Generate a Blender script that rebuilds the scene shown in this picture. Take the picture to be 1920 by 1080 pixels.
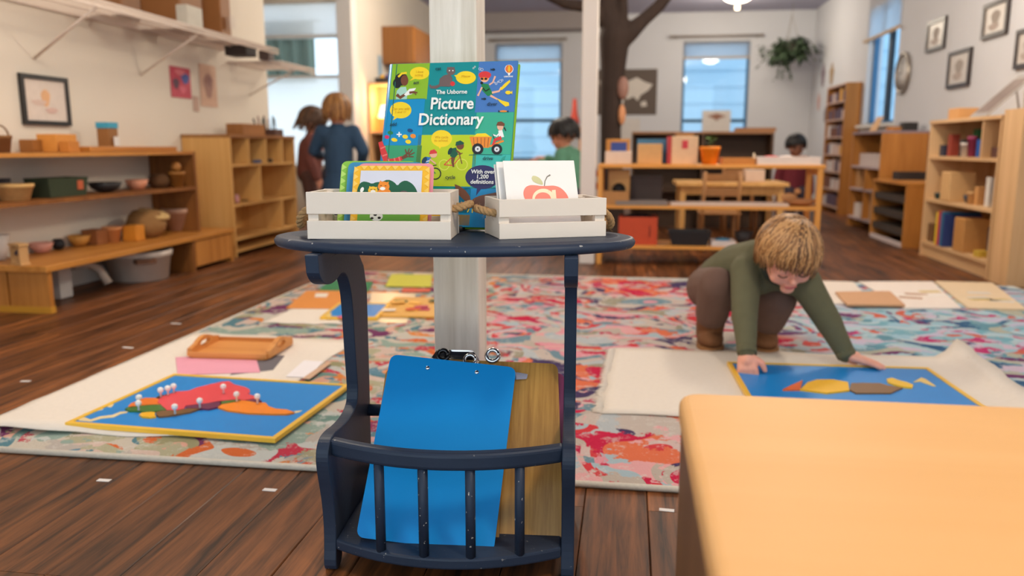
import bpy, bmesh, math, random
from mathutils import Vector, Matrix, Euler
random.seed(7)
sc = bpy.context.scene
for o in list(bpy.data.objects): bpy.data.objects.remove(o)
COL = sc.collection
R = math.radians

# ------------------------------------------------------------------ camera
FPX = 1500.0; CAMZ = .73
PITCH = math.atan(265/FPX); YAW = math.atan(220/math.hypot(FPX, 265))
cd = bpy.data.cameras.new('camera'); cam = bpy.data.objects.new('camera', cd); COL.objects.link(cam)
cam.location = (0, 0, CAMZ); cam.rotation_euler = (math.pi/2-PITCH, 0, YAW)
cd.sensor_width = 36; cd.lens = FPX/1920*36; cd.clip_start = .02
cd.dof.use_dof = True; cd.dof.focus_distance = 1.36; cd.dof.aperture_fstop = 3.0
sc.camera = cam
# ------------------------------------------------------------------ sky and exposure
w = bpy.data.worlds.new('world'); sc.world = w; w.use_nodes = True
w.node_tree.nodes['Background'].inputs[0].default_value = (.76, .90, 1.0, 1)
w.node_tree.nodes['Background'].inputs[1].default_value = 2.3
vs = sc.view_settings
vs.view_transform = 'Standard'; vs.look = 'None'; vs.gamma = 1; vs.use_curve_mapping = False; vs.exposure = -0.22
LAMP_W = 75          # watts of each ceiling lamp
LAMP_COL = (1.0, .88, .70)

# ------------------------------------------------------------------ pixel <-> world helpers
_fw = Vector((-math.sin(YAW)*math.cos(PITCH), math.cos(YAW)*math.cos(PITCH), -math.sin(PITCH)))
_rt = Vector((math.cos(YAW), math.sin(YAW), 0)); _up = _rt.cross(_fw)
EYE = Vector((0, 0, CAMZ))
def ray(x, y): return _fw + _rt*((x-960)/FPX) + _up*((540-y)/FPX)
def hit(x, y, o, n):
    r = ray(x, y); return EYE + r*((Vector(o)-EYE).dot(n)/r.dot(n))
def AX(x, y, v): return hit(x, y, (v, 0, 0), Vector((1, 0, 0)))
def AY(x, y, v): return hit(x, y, (0, v, 0), Vector((0, 1, 0)))
def AZ(x, y, v=0): return hit(x, y, (0, 0, v), Vector((0, 0, 1)))
def mpp(p): return (Vector(p)-EYE).dot(_fw)/FPX          # metres per pixel at a point

# ------------------------------------------------------------------ materials
def lin(c):
    f = lambda v: v/12.92 if v <= .04045 else ((v+.055)/1.055)**2.4
    return tuple(f(v/255) for v in c)+(1,)
MATS = {}
class NT:
    def __init__(s, name):
        s.m = bpy.data.materials.new(name); s.m.use_nodes = True; s.t = s.m.node_tree; s.n = s.t.nodes; s.b = s.n['Principled BSDF']
    def new(s, typ, **k):
        n = s.n.new(typ)
        for a, v in k.items():
            if a in n.inputs.keys(): n.inputs[a].default_value = v
            else: setattr(n, a, v)
        return n
    def link(s, a, b): s.t.links.new(a, b)
def M(col, rough=.5, metal=0, var=.12, scale=14, stretch=(1, 1, 1), bump=0, name=None, spec=None, coat=0):
    """plain procedural material: a base colour with soft noise variation"""
    key = (tuple(col), rough, metal, var, scale, stretch, bump, coat)
    if key in MATS: return MATS[key]
    t = NT(name or 'mat'); L = lin(col)
    t.b.inputs['Roughness'].default_value = rough; t.b.inputs['Metallic'].default_value = metal
    if spec is not None: t.b.inputs['Specular IOR Level'].default_value = spec
    if coat: t.b.inputs['Coat Weight'].default_value = coat; t.b.inputs['Coat Roughness'].default_value = .15
    tc = t.new('ShaderNodeTexCoord'); mp = t.new('ShaderNodeMapping'); mp.inputs['Scale'].default_value = stretch
    t.link(tc.outputs['Object'], mp.inputs[0])
    nz = t.new('ShaderNodeTexNoise', Scale=scale, Detail=4.0); t.link(mp.outputs[0], nz.inputs['Vector'])
    mx = t.new('ShaderNodeMix', data_type='RGBA'); mx.inputs[6].default_value = tuple(v*(1-var) for v in L[:3])+(1,)
    mx.inputs[7].default_value = tuple(min(1, v*(1+var)) for v in L[:3])+(1,)
    t.link(nz.outputs[0], mx.inputs[0]); t.link(mx.outputs[2], t.b.inputs['Base Color'])
    if bump:
        bp = t.new('ShaderNodeBump', Strength=bump, Distance=.004); t.link(nz.outputs[0], bp.inputs['Height']); t.link(bp.outputs[0], t.b.inputs['Normal'])
    MATS[key] = t.m; return t.m
def wood(c1, c2, axis='y', rough=.45, scale=9, coat=0, rnd=False, name='wood', bump=.15, wear=0, spec=.4):
    key = ('w', tuple(c1), tuple(c2), axis, rough, scale, coat, rnd, wear)
    if key in MATS: return MATS[key]
    t = NT(name); t.b.inputs['Roughness'].default_value = rough; t.b.inputs['Specular IOR Level'].default_value = spec
    if coat: t.b.inputs['Coat Weight'].default_value = coat; t.b.inputs['Coat Roughness'].default_value = .2
    tc = t.new('ShaderNodeTexCoord'); mp = t.new('ShaderNodeMapping')
    st = {'x': (.06, 1, 1), 'y': (1, .06, 1), 'z': (1, 1, .06)}[axis]; mp.inputs['Scale'].default_value = st
    t.link(tc.outputs['Object'], mp.inputs[0]); vec = mp.outputs[0]
    if rnd:
        oi = t.new('ShaderNodeObjectInfo'); ml = t.new('ShaderNodeMath', operation='MULTIPLY'); ml.inputs[1].default_value = 40
        t.link(oi.outputs['Random'], ml.inputs[0]); ad = t.new('ShaderNodeVectorMath', operation='ADD')
        cb = t.new('ShaderNodeCombineXYZ'); t.link(ml.outputs[0], cb.inputs[0]); t.link(ml.outputs[0], cb.inputs[2])
        t.link(vec, ad.inputs[0]); t.link(cb.outputs[0], ad.inputs[1]); vec = ad.outputs[0]
    nz = t.new('ShaderNodeTexNoise', Scale=scale*4, Detail=6.0, Roughness=.62); t.link(vec, nz.inputs['Vector'])
    nz.inputs['Distortion'].default_value = .35
    cr = t.new('ShaderNodeValToRGB'); cr.color_ramp.elements[0].position = .36; cr.color_ramp.elements[1].position = .66
    cr.color_ramp.elements[0].color = lin(c1); cr.color_ramp.elements[1].color = lin(c2)
    t.link(nz.outputs[0], cr.inputs[0]); out = cr.outputs[0]
    if rnd:
        hs = t.new('ShaderNodeHueSaturation'); mr = t.new('ShaderNodeMapRange'); mr.inputs[3].default_value = .62; mr.inputs[4].default_value = 1.35
        t.link(oi.outputs['Random'], mr.inputs[0]); t.link(mr.outputs[0], hs.inputs['Value']); t.link(out, hs.inputs['Color']); out = hs.outputs[0]
    t.link(out, t.b.inputs['Base Color'])
    if bump:
        bp = t.new('ShaderNodeBump', Strength=bump, Distance=.002); t.link(nz.outputs[0], bp.inputs['Height']); t.link(bp.outputs[0], t.b.inputs['Normal'])
    MATS[key] = t.m; return t.m
def emit(col, s, name='glow'):
    t = NT(name); t.b.inputs['Base Color'].default_value = lin(col); t.b.inputs['Emission Color'].default_value = lin(col); t.b.inputs['Emission Strength'].default_value = s
    return t.m

# ------------------------------------------------------------------ mesh builder
class MB:
    def __init__(s): s.v = []; s.f = []; s.m = []; s.sm = []
    def add(s, vs, fs, m=0, smooth=False):
        b = len(s.v); s.v += [tuple(v) for v in vs]
        for f in fs: s.f.append([b+i for i in f]); s.m.append(m); s.sm.append(smooth)
        return s
    def box(s, x0, x1, y0, y1, z0, z1, m=0, mat=None):
        x0, x1 = sorted((x0, x1)); y0, y1 = sorted((y0, y1)); z0, z1 = sorted((z0, z1))
        vs = [(x0, y0, z0), (x1, y0, z0), (x1, y1, z0), (x0, y1, z0), (x0, y0, z1), (x1, y0, z1), (x1, y1, z1), (x0, y1, z1)]
        if mat is not None: vs = [tuple(mat @ Vector(v)) for v in vs]
        return s.add(vs, [(3, 2, 1, 0), (4, 5, 6, 7), (0, 1, 5, 4), (1, 2, 6, 5), (2, 3, 7, 6), (3, 0, 4, 7)], m)
    def prism(s, poly, fn, a, b, m=0, m2=None):
        """poly of (u,v); fn(u,v,w)->point; from w=a to w=b"""
        n = len(poly); vs = [fn(u, v, a) for u, v in poly]+[fn(u, v, b) for u, v in poly]
        s.add(vs, [list(range(n))[::-1], list(range(n, 2*n))], m if m2 is None else m2)
        b0 = len(s.v)-2*n
        for i in range(n): j = (i+1) % n; s.f.append([b0+i, b0+j, b0+n+j, b0+n+i]); s.m.append(m); s.sm.append(False)
        return s
    def tube(s, pts, r, n=8, m=0, smooth=True, flat=1.0, ref=None):
        pts = [Vector(p) for p in pts]; k = len(pts); rs = r if isinstance(r, (list, tuple)) else [r]*k
        vs = []; prev = None
        for i, p in enumerate(pts):
            d = (pts[min(i+1, k-1)]-pts[max(i-1, 0)]).normalized()
            a = prev if prev is not None else (Vector(ref) if ref is not None else (Vector((0, 0, 1)) if abs(d.z) < .9 else Vector((1, 0, 0))))
            a = (a-d*a.dot(d)).normalized(); prev = a; b = d.cross(a)
            for j in range(n):
                t = 2*math.pi*(j+.5)/n; vs.append(p+a*math.cos(t)*rs[i]*flat+b*math.sin(t)*rs[i])
        fs = [(i*n+j, i*n+(j+1) % n, (i+1)*n+(j+1) % n, (i+1)*n+j) for i in range(k-1) for j in range(n)]
        s.add(vs, fs, m, smooth); b0 = len(s.v)-k*n
        s.f.append([b0+j for j in range(n)][::-1]); s.m.append(m); s.sm.append(False)
        s.f.append([b0+(k-1)*n+j for j in range(n)]); s.m.append(m); s.sm.append(False)
        return s
    def lathe(s, prof, n=20, c=(0, 0, 0), m=0, sx=1, sy=1, smooth=True, mat=None):
        vs = []
        for r, z in prof:
            for j in range(n):
                t = 2*math.pi*j/n; v = Vector((c[0]+r*math.cos(t)*sx, c[1]+r*math.sin(t)*sy, c[2]+z)); vs.append(mat @ v if mat is not None else v)
        k = len(prof); fs = [(i*n+j, i*n+(j+1) % n, (i+1)*n+(j+1) % n, (i+1)*n+j) for i in range(k-1) for j in range(n)]
        s.add(vs, fs, m, smooth); b0 = len(s.v)-k*n
        s.f.append([b0+j for j in range(n)][::-1]); s.m.append(m); s.sm.append(False)
        s.f.append([b0+(k-1)*n+j for j in range(n)]); s.m.append(m); s.sm.append(False)
        return s
    def ell(s, c, r, n=12, m=0, mat=None):
        if isinstance(r, (int, float)): r = (r, r, r)
        prof = [(math.sin(math.pi*i/n), -math.cos(math.pi*i/n)) for i in range(1, n)]
        vs = []; q = 2*n
        for a, z in prof:
            for j in range(q):
                t = 2*math.pi*j/q; v = Vector((a*math.cos(t)*r[0], a*math.sin(t)*r[1], z*r[2]))
                if mat is not None: v = mat @ v
                vs.append(Vector(c)+v)
        k = n-1; fs = [(i*q+j, i*q+(j+1) % q, (i+1)*q+(j+1) % q, (i+1)*q+j) for i in range(k-1) for j in range(q)]
        vb = Vector((0, 0, -r[2])); vt = Vector((0, 0, r[2]))
        if mat is not None: vb = mat @ vb; vt = mat @ vt
        vs += [Vector(c)+vb, Vector(c)+vt]
        fs += [(k*q, (j+1) % q, j) for j in range(q)]+[(k*q+1, (k-1)*q+j, (k-1)*q+(j+1) % q) for j in range(q)]
        return s.add(vs, fs, m, True)
    def cap(s, p0, p1, r0, r1, n=10, m=0):
        """tapered capsule"""
        p0, p1 = Vector(p0), Vector(p1); d = (p1-p0)
        L = max(d.length, 1e-5); d = d/L; pts = []; rs = []
        for a in (0, .35, .7, 1.0, 1.3): t = a*.5*math.pi/1.3*1.0; pts.append(p0-d*r0*math.cos(t)); rs.append(max(r0*math.sin(t), .0004))
        for a in (1.3, 1.0, .7, .35, 0): t = a*.5*math.pi/1.3*1.0; pts.append(p1+d*r1*math.cos(t)); rs.append(max(r1*math.sin(t), .0004))
        return s.tube(pts, rs, n, m)
    def mesh(s, name, mats):
        me = bpy.data.meshes.new(name); me.from_pydata(s.v, [], s.f)
        for mt in (mats if isinstance(mats, (list, tuple)) else [mats]): me.materials.append(mt)
        me.polygons.foreach_set('material_index', s.m); me.polygons.foreach_set('use_smooth', s.sm); me.update()
        return me
    def build(s, name, mats, parent=None, loc=(0, 0, 0), bevel=0, seg=2, world=False, kind=None, label=None, rot=None, fix=False):
        me = s.mesh(name, mats)
        if fix:
            bm = bmesh.new(); bm.from_mesh(me); bmesh.ops.recalc_face_normals(bm, faces=bm.faces); bm.to_mesh(me); bm.free()
        o = bpy.data.objects.new(name, me); COL.objects.link(o)
        o.location = loc
        if rot is not None: o.rotation_euler = rot
        if parent is not None:
            o.parent = parent
            if world: o.matrix_parent_inverse = wmat(parent).inverted()
        if bevel:
            b = o.modifiers.new('bevel', 'BEVEL'); b.width = bevel; b.segments = seg; b.limit_method = 'ANGLE'; b.angle_limit = R(40)
        if kind: o['kind'] = kind
        if label: o['label'] = label
        return o
def wmat(o):
    m = Matrix.Translation(o.location) @ o.rotation_euler.to_matrix().to_4x4()
    return (wmat(o.parent) @ o.matrix_parent_inverse @ m) if o.parent else m
def T(name, label, cat, loc=(0, 0, 0), rz=0, group=None, rot=None):
    o = bpy.data.objects.new(name, None); COL.objects.link(o); o.location = loc
    o.rotation_euler = rot if rot is not None else (0, 0, rz); o.empty_display_size = .05
    o['label'] = label; o['category'] = cat
    if group: o['group'] = group
    return o
def tag(o, label, cat, group=None):
    o['label'] = label; o['category'] = cat
    if group: o['group'] = group
    return o
def S(o): o['kind'] = 'structure'; return o
def rounded(poly, r, k=4):
    """round the corners of a polygon"""
    out = []; n = len(poly)
    for i in range(n):
        p = Vector(poly[i]); a = Vector(poly[i-1]); b = Vector(poly[(i+1) % n])
        rr = r[i] if isinstance(r, (list, tuple)) else r
        if rr <= 0: out.append(tuple(p)); continue
        pa = p+(a-p).normalized()*rr; pb = p+(b-p).normalized()*rr
        for j in range(k+1): t = j/k; out.append(tuple(pa*(1-t)**2+p*2*t*(1-t)+pb*t*t))
    return out
def circ(c, rx, ry=None, n=16, a0=0): ry = ry or rx; return [(c[0]+rx*math.cos(a0+2*math.pi*i/n), c[1]+ry*math.sin(a0+2*math.pi*i/n)) for i in range(n)]
def to_mesh_object(o, name, parent, mats=None):
    """apply modifiers / curves and keep the result as a plain mesh"""
    bpy.context.view_layer.update(); dg = bpy.context.evaluated_depsgraph_get()
    me = bpy.data.meshes.new_from_object(o.evaluated_get(dg)); n = bpy.data.objects.new(name, me)
    n.matrix_basis = o.matrix_basis.copy(); pi = o.matrix_parent_inverse.copy(); bpy.data.objects.remove(o); COL.objects.link(n)
    n.name = name
    if parent is not None: n.parent = parent; n.matrix_parent_inverse = pi
    return n
def blob(mb, name, mats, parent, voxel, smooth=6, world=True, label=None):
    """fuse overlapping prims of a builder into one continuous organic surface"""
    o = mb.build('tmp', mats, parent, world=world)
    r = o.modifiers.new('r', 'REMESH'); r.mode = 'VOXEL'; r.voxel_size = voxel; r.use_smooth_shade = True
    s = o.modifiers.new('s', 'SMOOTH'); s.factor = .5; s.iterations = smooth
    n = to_mesh_object(o, name, parent)
    if label: n['label'] = label
    return n
class Plane:
    """a flat sheet in space: origin, u axis, v axis; w points to the front"""
    def __init__(s, o, u, v):
        s.o = Vector(o); s.u = Vector(u).normalized(); s.v = Vector(v); s.v = (s.v-s.u*s.v.dot(s.u)).normalized(); s.w = s.u.cross(s.v)
    def px(s, x, y): d = hit(x, y, s.o, s.w)-s.o; return (d.dot(s.u), d.dot(s.v))
    def P(s, u, v, w=0): return s.o+s.u*u+s.v*v+s.w*w
    def mat(s): m = Matrix((s.u, s.v, s.w)).transposed().to_4x4(); m.translation = s.o; return m
def txt(pl, s, u, v, size, mat, parent, w=.0006, bold=0, align='CENTER', rot=0, name='lettering', xs=1, shear=0, space=1, label=None):
    """text lying on a Plane; (u,v) is the baseline anchor; parent must sit at the plane's matrix"""
    c = bpy.data.curves.new('t', 'FONT'); c.body = s; c.size = size; c.align_x = align; c.offset = bold; c.extrude = .00008; c.shear = shear; c.space_line = space
    c.resolution_u = 3
    o = bpy.data.objects.new('t', c); COL.objects.link(o); c.materials.append(mat)
    o.location = (u, v, w); o.rotation_euler = (0, 0, rot); o.scale = (xs, 1, 1); o.parent = parent
    n = to_mesh_object(o, name, parent)
    n.location = (u, v, w); n.rotation_euler = (0, 0, rot); n.scale = (xs, 1, 1)
    if label: n['label'] = label
    return n
def plane_root(name, label, cat, pl, group=None):
    o = T(name, label, cat, group=group); o.matrix_local = pl.mat(); o.rotation_euler = pl.mat().to_euler(); o.location = pl.o
    return o
class Print:
    """flat printed shapes on a sheet (u,v in metres), layered by tiny steps"""
    def __init__(s, pl, px=None): s.pl = pl; s.mb = MB(); s.mats = []; s.k = 0; s.px = px
    def mi(s, m):
        if m not in s.mats: s.mats.append(m)
        return s.mats.index(m)
    def poly(s, pts, m, px=True, sm=0):
        for _ in range(sm): pts = [q for i in range(len(pts)) for q in ((pts[i][0]*.75+pts[(i+1) % len(pts)][0]*.25, pts[i][1]*.75+pts[(i+1) % len(pts)][1]*.25), (pts[i][0]*.25+pts[(i+1) % len(pts)][0]*.75, pts[i][1]*.25+pts[(i+1) % len(pts)][1]*.75))]
        if px: pts = [s.pl.px(*(s.px(*p) if s.px else p)) for p in pts]
        a = sum(pts[i][0]*pts[(i+1) % len(pts)][1]-pts[(i+1) % len(pts)][0]*pts[i][1] for i in range(len(pts)))
        if a < 0: pts = pts[::-1]
        s.k += 1; w = .0003+s.k*.00004
        s.mb.add([(u, v, w) for u, v in pts], [list(range(len(pts)))], s.mi(m)); return s
    def oval(s, cx, cy, rx, ry, m, n=18, rot=0):
        return s.poly([(cx+rx*math.cos(t)*math.cos(rot)-ry*math.sin(t)*math.sin(rot), cy+rx*math.cos(t)*math.sin(rot)+ry*math.sin(t)*math.cos(rot)) for t in [2*math.pi*i/n for i in range(n)]], m)
    def ring(s, cx, cy, r, t, m, n=20, ratio=1):
        pts = [(cx+r*math.cos(a), cy+r*ratio*math.sin(a)) for a in [2*math.pi*i/n for i in range(n+1)]]
        return s.line(pts, t, m)
    def line(s, pts, t, m):
        """a stroke of width t (px units); t may be a list"""
        ts = t if isinstance(t, (list, tuple)) else [t]*len(pts)
        L = []; Rr = []
        for i, p in enumerate(pts):
            a = Vector(pts[max(i-1, 0)]); b = Vector(pts[min(i+1, len(pts)-1)]); d = (b-a)
            if d.length < 1e-6: d = Vector((1, 0))
            d.normalize(); nx, ny = -d.y*ts[i]/2, d.x*ts[i]/2
            L.append((p[0]+nx, p[1]+ny)); Rr.append((p[0]-nx, p[1]-ny))
        s.k += 1; w = .0003+s.k*.00004; pp = lambda q: s.pl.px(*(s.px(*q) if s.px else q))
        vs = []
        for a, b in zip(L, Rr): u = pp(a); v = pp(b); vs += [(u[0], u[1], w), (v[0], v[1], w)]
        s.mb.add(vs, [(2*i, 2*i+1, 2*i+3, 2*i+2) for i in range(len(pts)-1)], s.mi(m)); return s
    def build(s, name, parent, label=None):
        o = s.mb.build(name, s.mats, parent, label=label)
        return o

# ================================================================== ROOM SHELL
WL, WR, WB, CZ = -2.92, 2.42, 11.6, 2.53
WL2 = -2.62           # far-left wall beyond the opening
wallm = M((228, 218, 202), .85, var=.03, scale=3, bump=.05, name='wall paint')
wallb = M((212, 213, 217), .85, var=.03, scale=3, bump=.05, name='wall paint cool')
ceilm = M((172, 170, 190), .9, var=.03, scale=2, name='ceiling paint')
trimw = M((232, 228, 222), .5, var=.03, name='white trim paint')
# floor: a dark sub-floor with separate planks
sub = M((52, 34, 24), .8, name='subfloor')
fl = S(MB().box(-2.76, 2.6, -1.6, 11.7, -.08, -.012).box(-5.0, -2.76, -1.6, 7.7, -.08, -.012).build('floor', sub))
plankm = wood((52, 29, 15), (140, 84, 44), 'y', .45, 11, coat=.04, spec=.3, rnd=True, name='dark floor plank', bump=.1)
PWD = .1298
def plank_mesh(L):
    c = .0018; hw = PWD/2-.0006
    return MB().prism([(-hw, -.012), (hw, -.012), (hw, -c), (hw-c, 0), (-hw+c, 0), (-hw, -c)], lambda u, v, w: (u, w, v), 0.0, L-.0012).mesh('plank', plankm)
pm = {}
rr = random.Random(3)
nrow = int(math.ceil((2.42+2.93)/PWD))
for i in range(nrow):
    x = -2.93+PWD*(i+.5); y = .25
    first = True
    while y < 11.58:
        L = rr.choice((.5, .9, 1.3, 1.7)) if first else 2.05
        first = False
        if y+L > 11.6: L = round(11.6-y, 2)
        if L < .1: break
        if L not in pm: pm[L] = plank_mesh(L)
        o = bpy.data.objects.new('plank', pm[L]); COL.objects.link(o); o.location = (x, y, 0); o.parent = fl
        y += L
# planks of the side room beyond the left wall
for i in range(9):
    x = -2.93-PWD*(i+.5); L = 1.4
    if L not in pm: pm[L] = plank_mesh(L)
    o = bpy.data.objects.new('plank', pm[L]); COL.objects.link(o); o.location = (x, 6.2, 0); o.parent = fl
S(MB().box(-2.76, 2.6, -1.6, 11.8, CZ, CZ+.1).box(-5.0, -2.76, -1.6, 7.75, CZ, CZ+.1).build('ceiling', ceilm))
S(MB().box(WL-.12, WL, -1.6, 6.33, 0, CZ).build('wall_left', wallm))
# right wall with a window hole
ry0, ry1, rz0, rz1 = 8.02, 9.0, .95, 2.1
S(MB().box(WR, WR+.14, -1.6, ry0, 0, CZ).box(WR, WR+.14, ry1, WB+.1, 0, CZ).box(WR, WR+.14, ry0, ry1, 0, rz0).box(WR, WR+.14, ry0, ry1, rz1, CZ).build('wall_right', wallb))
# back wall with two window holes
bw = [(-1.92, -.965, .54, 2.16), (.70, 1.595, .88, 2.145)]
mb = MB(); xs = [WL2-.1, bw[0][0], bw[0][1], bw[1][0], bw[1][1], WR+.14]
for k in (0, 2, 4): mb.box(xs[k], xs[k+1], WB, WB+.14, 0, CZ)
for x0, x1, z0, z1 in bw: mb.box(x0, x1, WB, WB+.14, 0, z0).box(x0, x1, WB, WB+.14, z1, CZ)
S(mb.build('wall_back', wallb))
S(MB().box(WL2-.12, WL2, 7.66, WB, 0, CZ).build('wall_left_far', wallm))
S(MB().box(-5.0, -4.9, 6.2, 7.7, 0, CZ).build('wall_side_room', wallm))
S(MB().box(-4.9, WL-.12, 6.2, 6.33, 0, CZ).build('wall_side_room_front', wallm))
S(MB().box(-5.0, -3.72, 7.6, 7.74, 0, CZ).box(-3.72, WL2-.12, 7.6, 7.74, 0, .55).box(-3.72, WL2-.12, 7.6, 7.74, 2.08, CZ).build('wall_side_room_back', wallm))
S(MB().box(WL2-.13, WL2+.02, 7.50, 7.66, 0, CZ).build('trim_1', trimw, bevel=.008))
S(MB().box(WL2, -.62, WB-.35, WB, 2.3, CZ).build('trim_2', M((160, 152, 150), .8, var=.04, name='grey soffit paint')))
S(MB().box(WL, WL+.015, -1.6, 6.33, 0, .09).build('baseboard_left', trimw))
S(MB().box(WR-.015, WR, -1.6, WB, 0, .09).build('baseboard_right', trimw))
S(MB().box(WL2, WR, WB-.015, WB, 0, .09).build('baseboard_back', trimw))
# windows
def glassm():
    t = NT('window glass'); g = t.new('ShaderNodeBsdfGlossy'); g.inputs['Roughness'].default_value = .02
    tr = t.new('ShaderNodeBsdfTransparent'); tr.inputs[0].default_value = (.93, .97, 1, 1)
    mx = t.new('ShaderNodeMixShader'); mx.inputs[0].default_value = .06
    t.link(tr.outputs[0], mx.inputs[1]); t.link(g.outputs[0], mx.inputs[2]); t.link(mx.outputs[0], t.n['Material Output'].inputs[0]); return t.m
GLASS = glassm()
def translucent(col, name, k=.5, clear=0):
    t = NT(name); tr = t.new('ShaderNodeBsdfTranslucent'); tr.inputs[0].default_value = lin(col)
    df = t.new('ShaderNodeBsdfDiffuse'); df.inputs[0].default_value = lin(col); mx = t.new('ShaderNodeMixShader'); mx.inputs[0].default_value = k
    nz = t.new('ShaderNodeTexNoise', Scale=60.0); bp = t.new('ShaderNodeBump', Strength=.05); t.link(nz.outputs[0], bp.inputs['Height']); t.link(bp.outputs[0], df.inputs['Normal'])
    t.link(df.outputs[0], mx.inputs[1]); t.link(tr.outputs[0], mx.inputs[2]); tp_ = t.new('ShaderNodeBsdfTransparent'); m2 = t.new('ShaderNodeMixShader'); m2.inputs[0].default_value = clear
    t.link(mx.outputs[0], m2.inputs[1]); t.link(tp_.outputs[0], m2.inputs[2]); t.link(m2.outputs[0], t.n['Material Output'].inputs[0]); return t.m
BLIND = translucent((238, 238, 240), 'white blind fabric', .8, .3)
winframe = M((60, 110, 150), .5, var=.05, name='blue grey window frame')
darkbar = M((34, 70, 96), .5, name='dark sash bar')
rodm = M((150, 138, 128), .4, name='curtain rod')
def back_window(n, x0, x1, z0, z1, zbar, blind, trim=True):
    f = MB(); t = .035
    f.box(x0, x0+t, WB+.04, WB+.1, z0, z1).box(x1-t, x1, WB+.04, WB+.1, z0, z1).box(x0+t, x1-t, WB+.04, WB+.1, z0, z0+t).box(x0+t, x1-t, WB+.04, WB+.1, z1-t, z1)
    wn = S(f.build('window_%d' % n, winframe))
    MB().box(x0+t, x1-t, WB+.05, WB+.09, zbar-.022, zbar+.022).build('sash_bar', darkbar, wn)
    MB().box(x0+t, x1-t, WB+.066, WB+.072, z0+t, zbar-.022).build('pane', GLASS, wn)
    MB().box(x0+t, x1-t, WB+.066, WB+.072, zbar+.022, z1-t).build('pane', GLASS, wn)
    MB().box(x0-.05, x1+.05, WB-.06, WB+.04, z0-.03, z0).build('sill', trimw, wn, bevel=.004)
    MB().box(x0+.005, x1-.005, WB+.02, WB+.03, z1-blind, z1).build('blind', BLIND, wn)
    MB().box(x0+.005, x1-.005, WB+.015, WB+.035, z1-blind-.03, z1-blind).build('blind_rail', M((196, 178, 158), .6, name='blind rail'), wn)
    return wn
back_window(1, *bw[0], 1.10, .22)
back_window(2, *bw[1], 1.085, .20)
for (x0, x1), lb in (((-1.98, -.92), 'grey curtain rod above the window left of the tree'), ((.53, 1.73), 'grey curtain rod above the window near the hanging plant')):
    t = T('curtain_rod', lb, 'curtain rod', ((x0+x1)/2, WB-.07, 2.205)); h = (x1-x0)/2
    MB().tube([(-h, 0, 0), (h, 0, 0)], .016, 8).build('rod', rodm, t)
    for sx in (-1, 1):
        MB().box(sx*h*.9-.01, sx*h*.9+.01, .012, .07, -.02, .02).build('bracket', rodm, t); MB().ell((sx*h, 0, 0), .024, 6).build('finial', rodm, t)
# right wall window: frame, dark mullion, roller shade above
f = MB(); t = .03; X0, X1 = WR+.05, WR+.1
f.box(X0, X1, ry0, ry0+t, rz0, rz1).box(X0, X1, ry1-t, ry1, rz0, rz1).box(X0, X1, ry0+t, ry1-t, rz0, rz0+t).box(X0, X1, ry0+t, ry1-t, rz1-t, rz1)
w3 = S(f.build('window_3', winframe))
MB().box(X0+.005, X1-.005, 8.44, 8.52, rz0+t, rz1-t).build('sash_bar', M((22, 40, 56), .5, name='dark mullion'), w3)
MB().box(X0+.022, X0+.028, ry0+t, 8.44, rz0+t, rz1-t).build('pane', GLASS, w3); MB().box(X0+.022, X0+.028, 8.52, ry1-t, rz0+t, rz1-t).build('pane', GLASS, w3)
MB().box(WR-.07, WR+.05, ry0-.03, ry1+.03, rz0-.03, rz0).build('sill', trimw, w3)
MB().box(WR-.012, WR-.004, ry0-.03, ry1+.05, 1.80, 2.45).build('blind', BLIND, w3)
MB().tube([(WR-.03, ry0-.05, 1.80), (WR-.03, ry1+.06, 1.80)], .018, 8).build('blind_rail', M((206, 176, 140), .5, name='shade rail'), w3)
# side-room window: blind, clear strip with a green curtain outside, frosted lower light
w4 = S(MB().box(-3.72, -3.68, 7.6, 7.7, .55, 2.08).box(-2.78, -2.74, 7.6, 7.7, .55, 2.08).box(-3.68, -2.78, 7.6, 7.7, 1.385, 1.41).box(-3.68, -2.78, 7.6, 7.7, 1.76, 1.785).build('window_4', trimw))
MB().box(-3.68, -2.78, 7.64, 7.65, 1.785, 2.08).build('blind', BLIND, w4)
MB().box(-3.68, -2.78, 7.64, 7.65, .55, 1.385).build('frosted_pane', translucent((240, 242, 244), 'frosted glass', .92, .35), w4)
MB().box(-3.68, -2.78, 7.65, 7.656, 1.41, 1.76).build('pane', GLASS, w4)
cm = MB(); pts = [(-3.7+i*.02, 7.86+.03*math.sin(i*.9)+.012*math.sin(i*2.3)) for i in range(30)]
cm.prism(pts+[(x, y+.006) for x, y in pts[::-1]], lambda u, v, z: (u, v, z), 1.36, 1.95)
cu_ = T('curtain', 'pale grey-green curtain seen through the strip of window by the wire shelf', 'curtain', (-3.4, 7.86, 1.95)); cm.build('cloth', M((150, 178, 172), .9, name='grey green curtain'), cu_, world=True)
MB().tube([(-3.76, 7.86, 1.95), (-3.05, 7.86, 1.95)], .012, 8).build('rod', trimw, cu_, world=True)
for x in (-3.74, -3.07): MB().box(x-.01, x+.01, 7.738, 7.865, 1.94, 1.96).build('rod_bracket', trimw, cu_, world=True)
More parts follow.
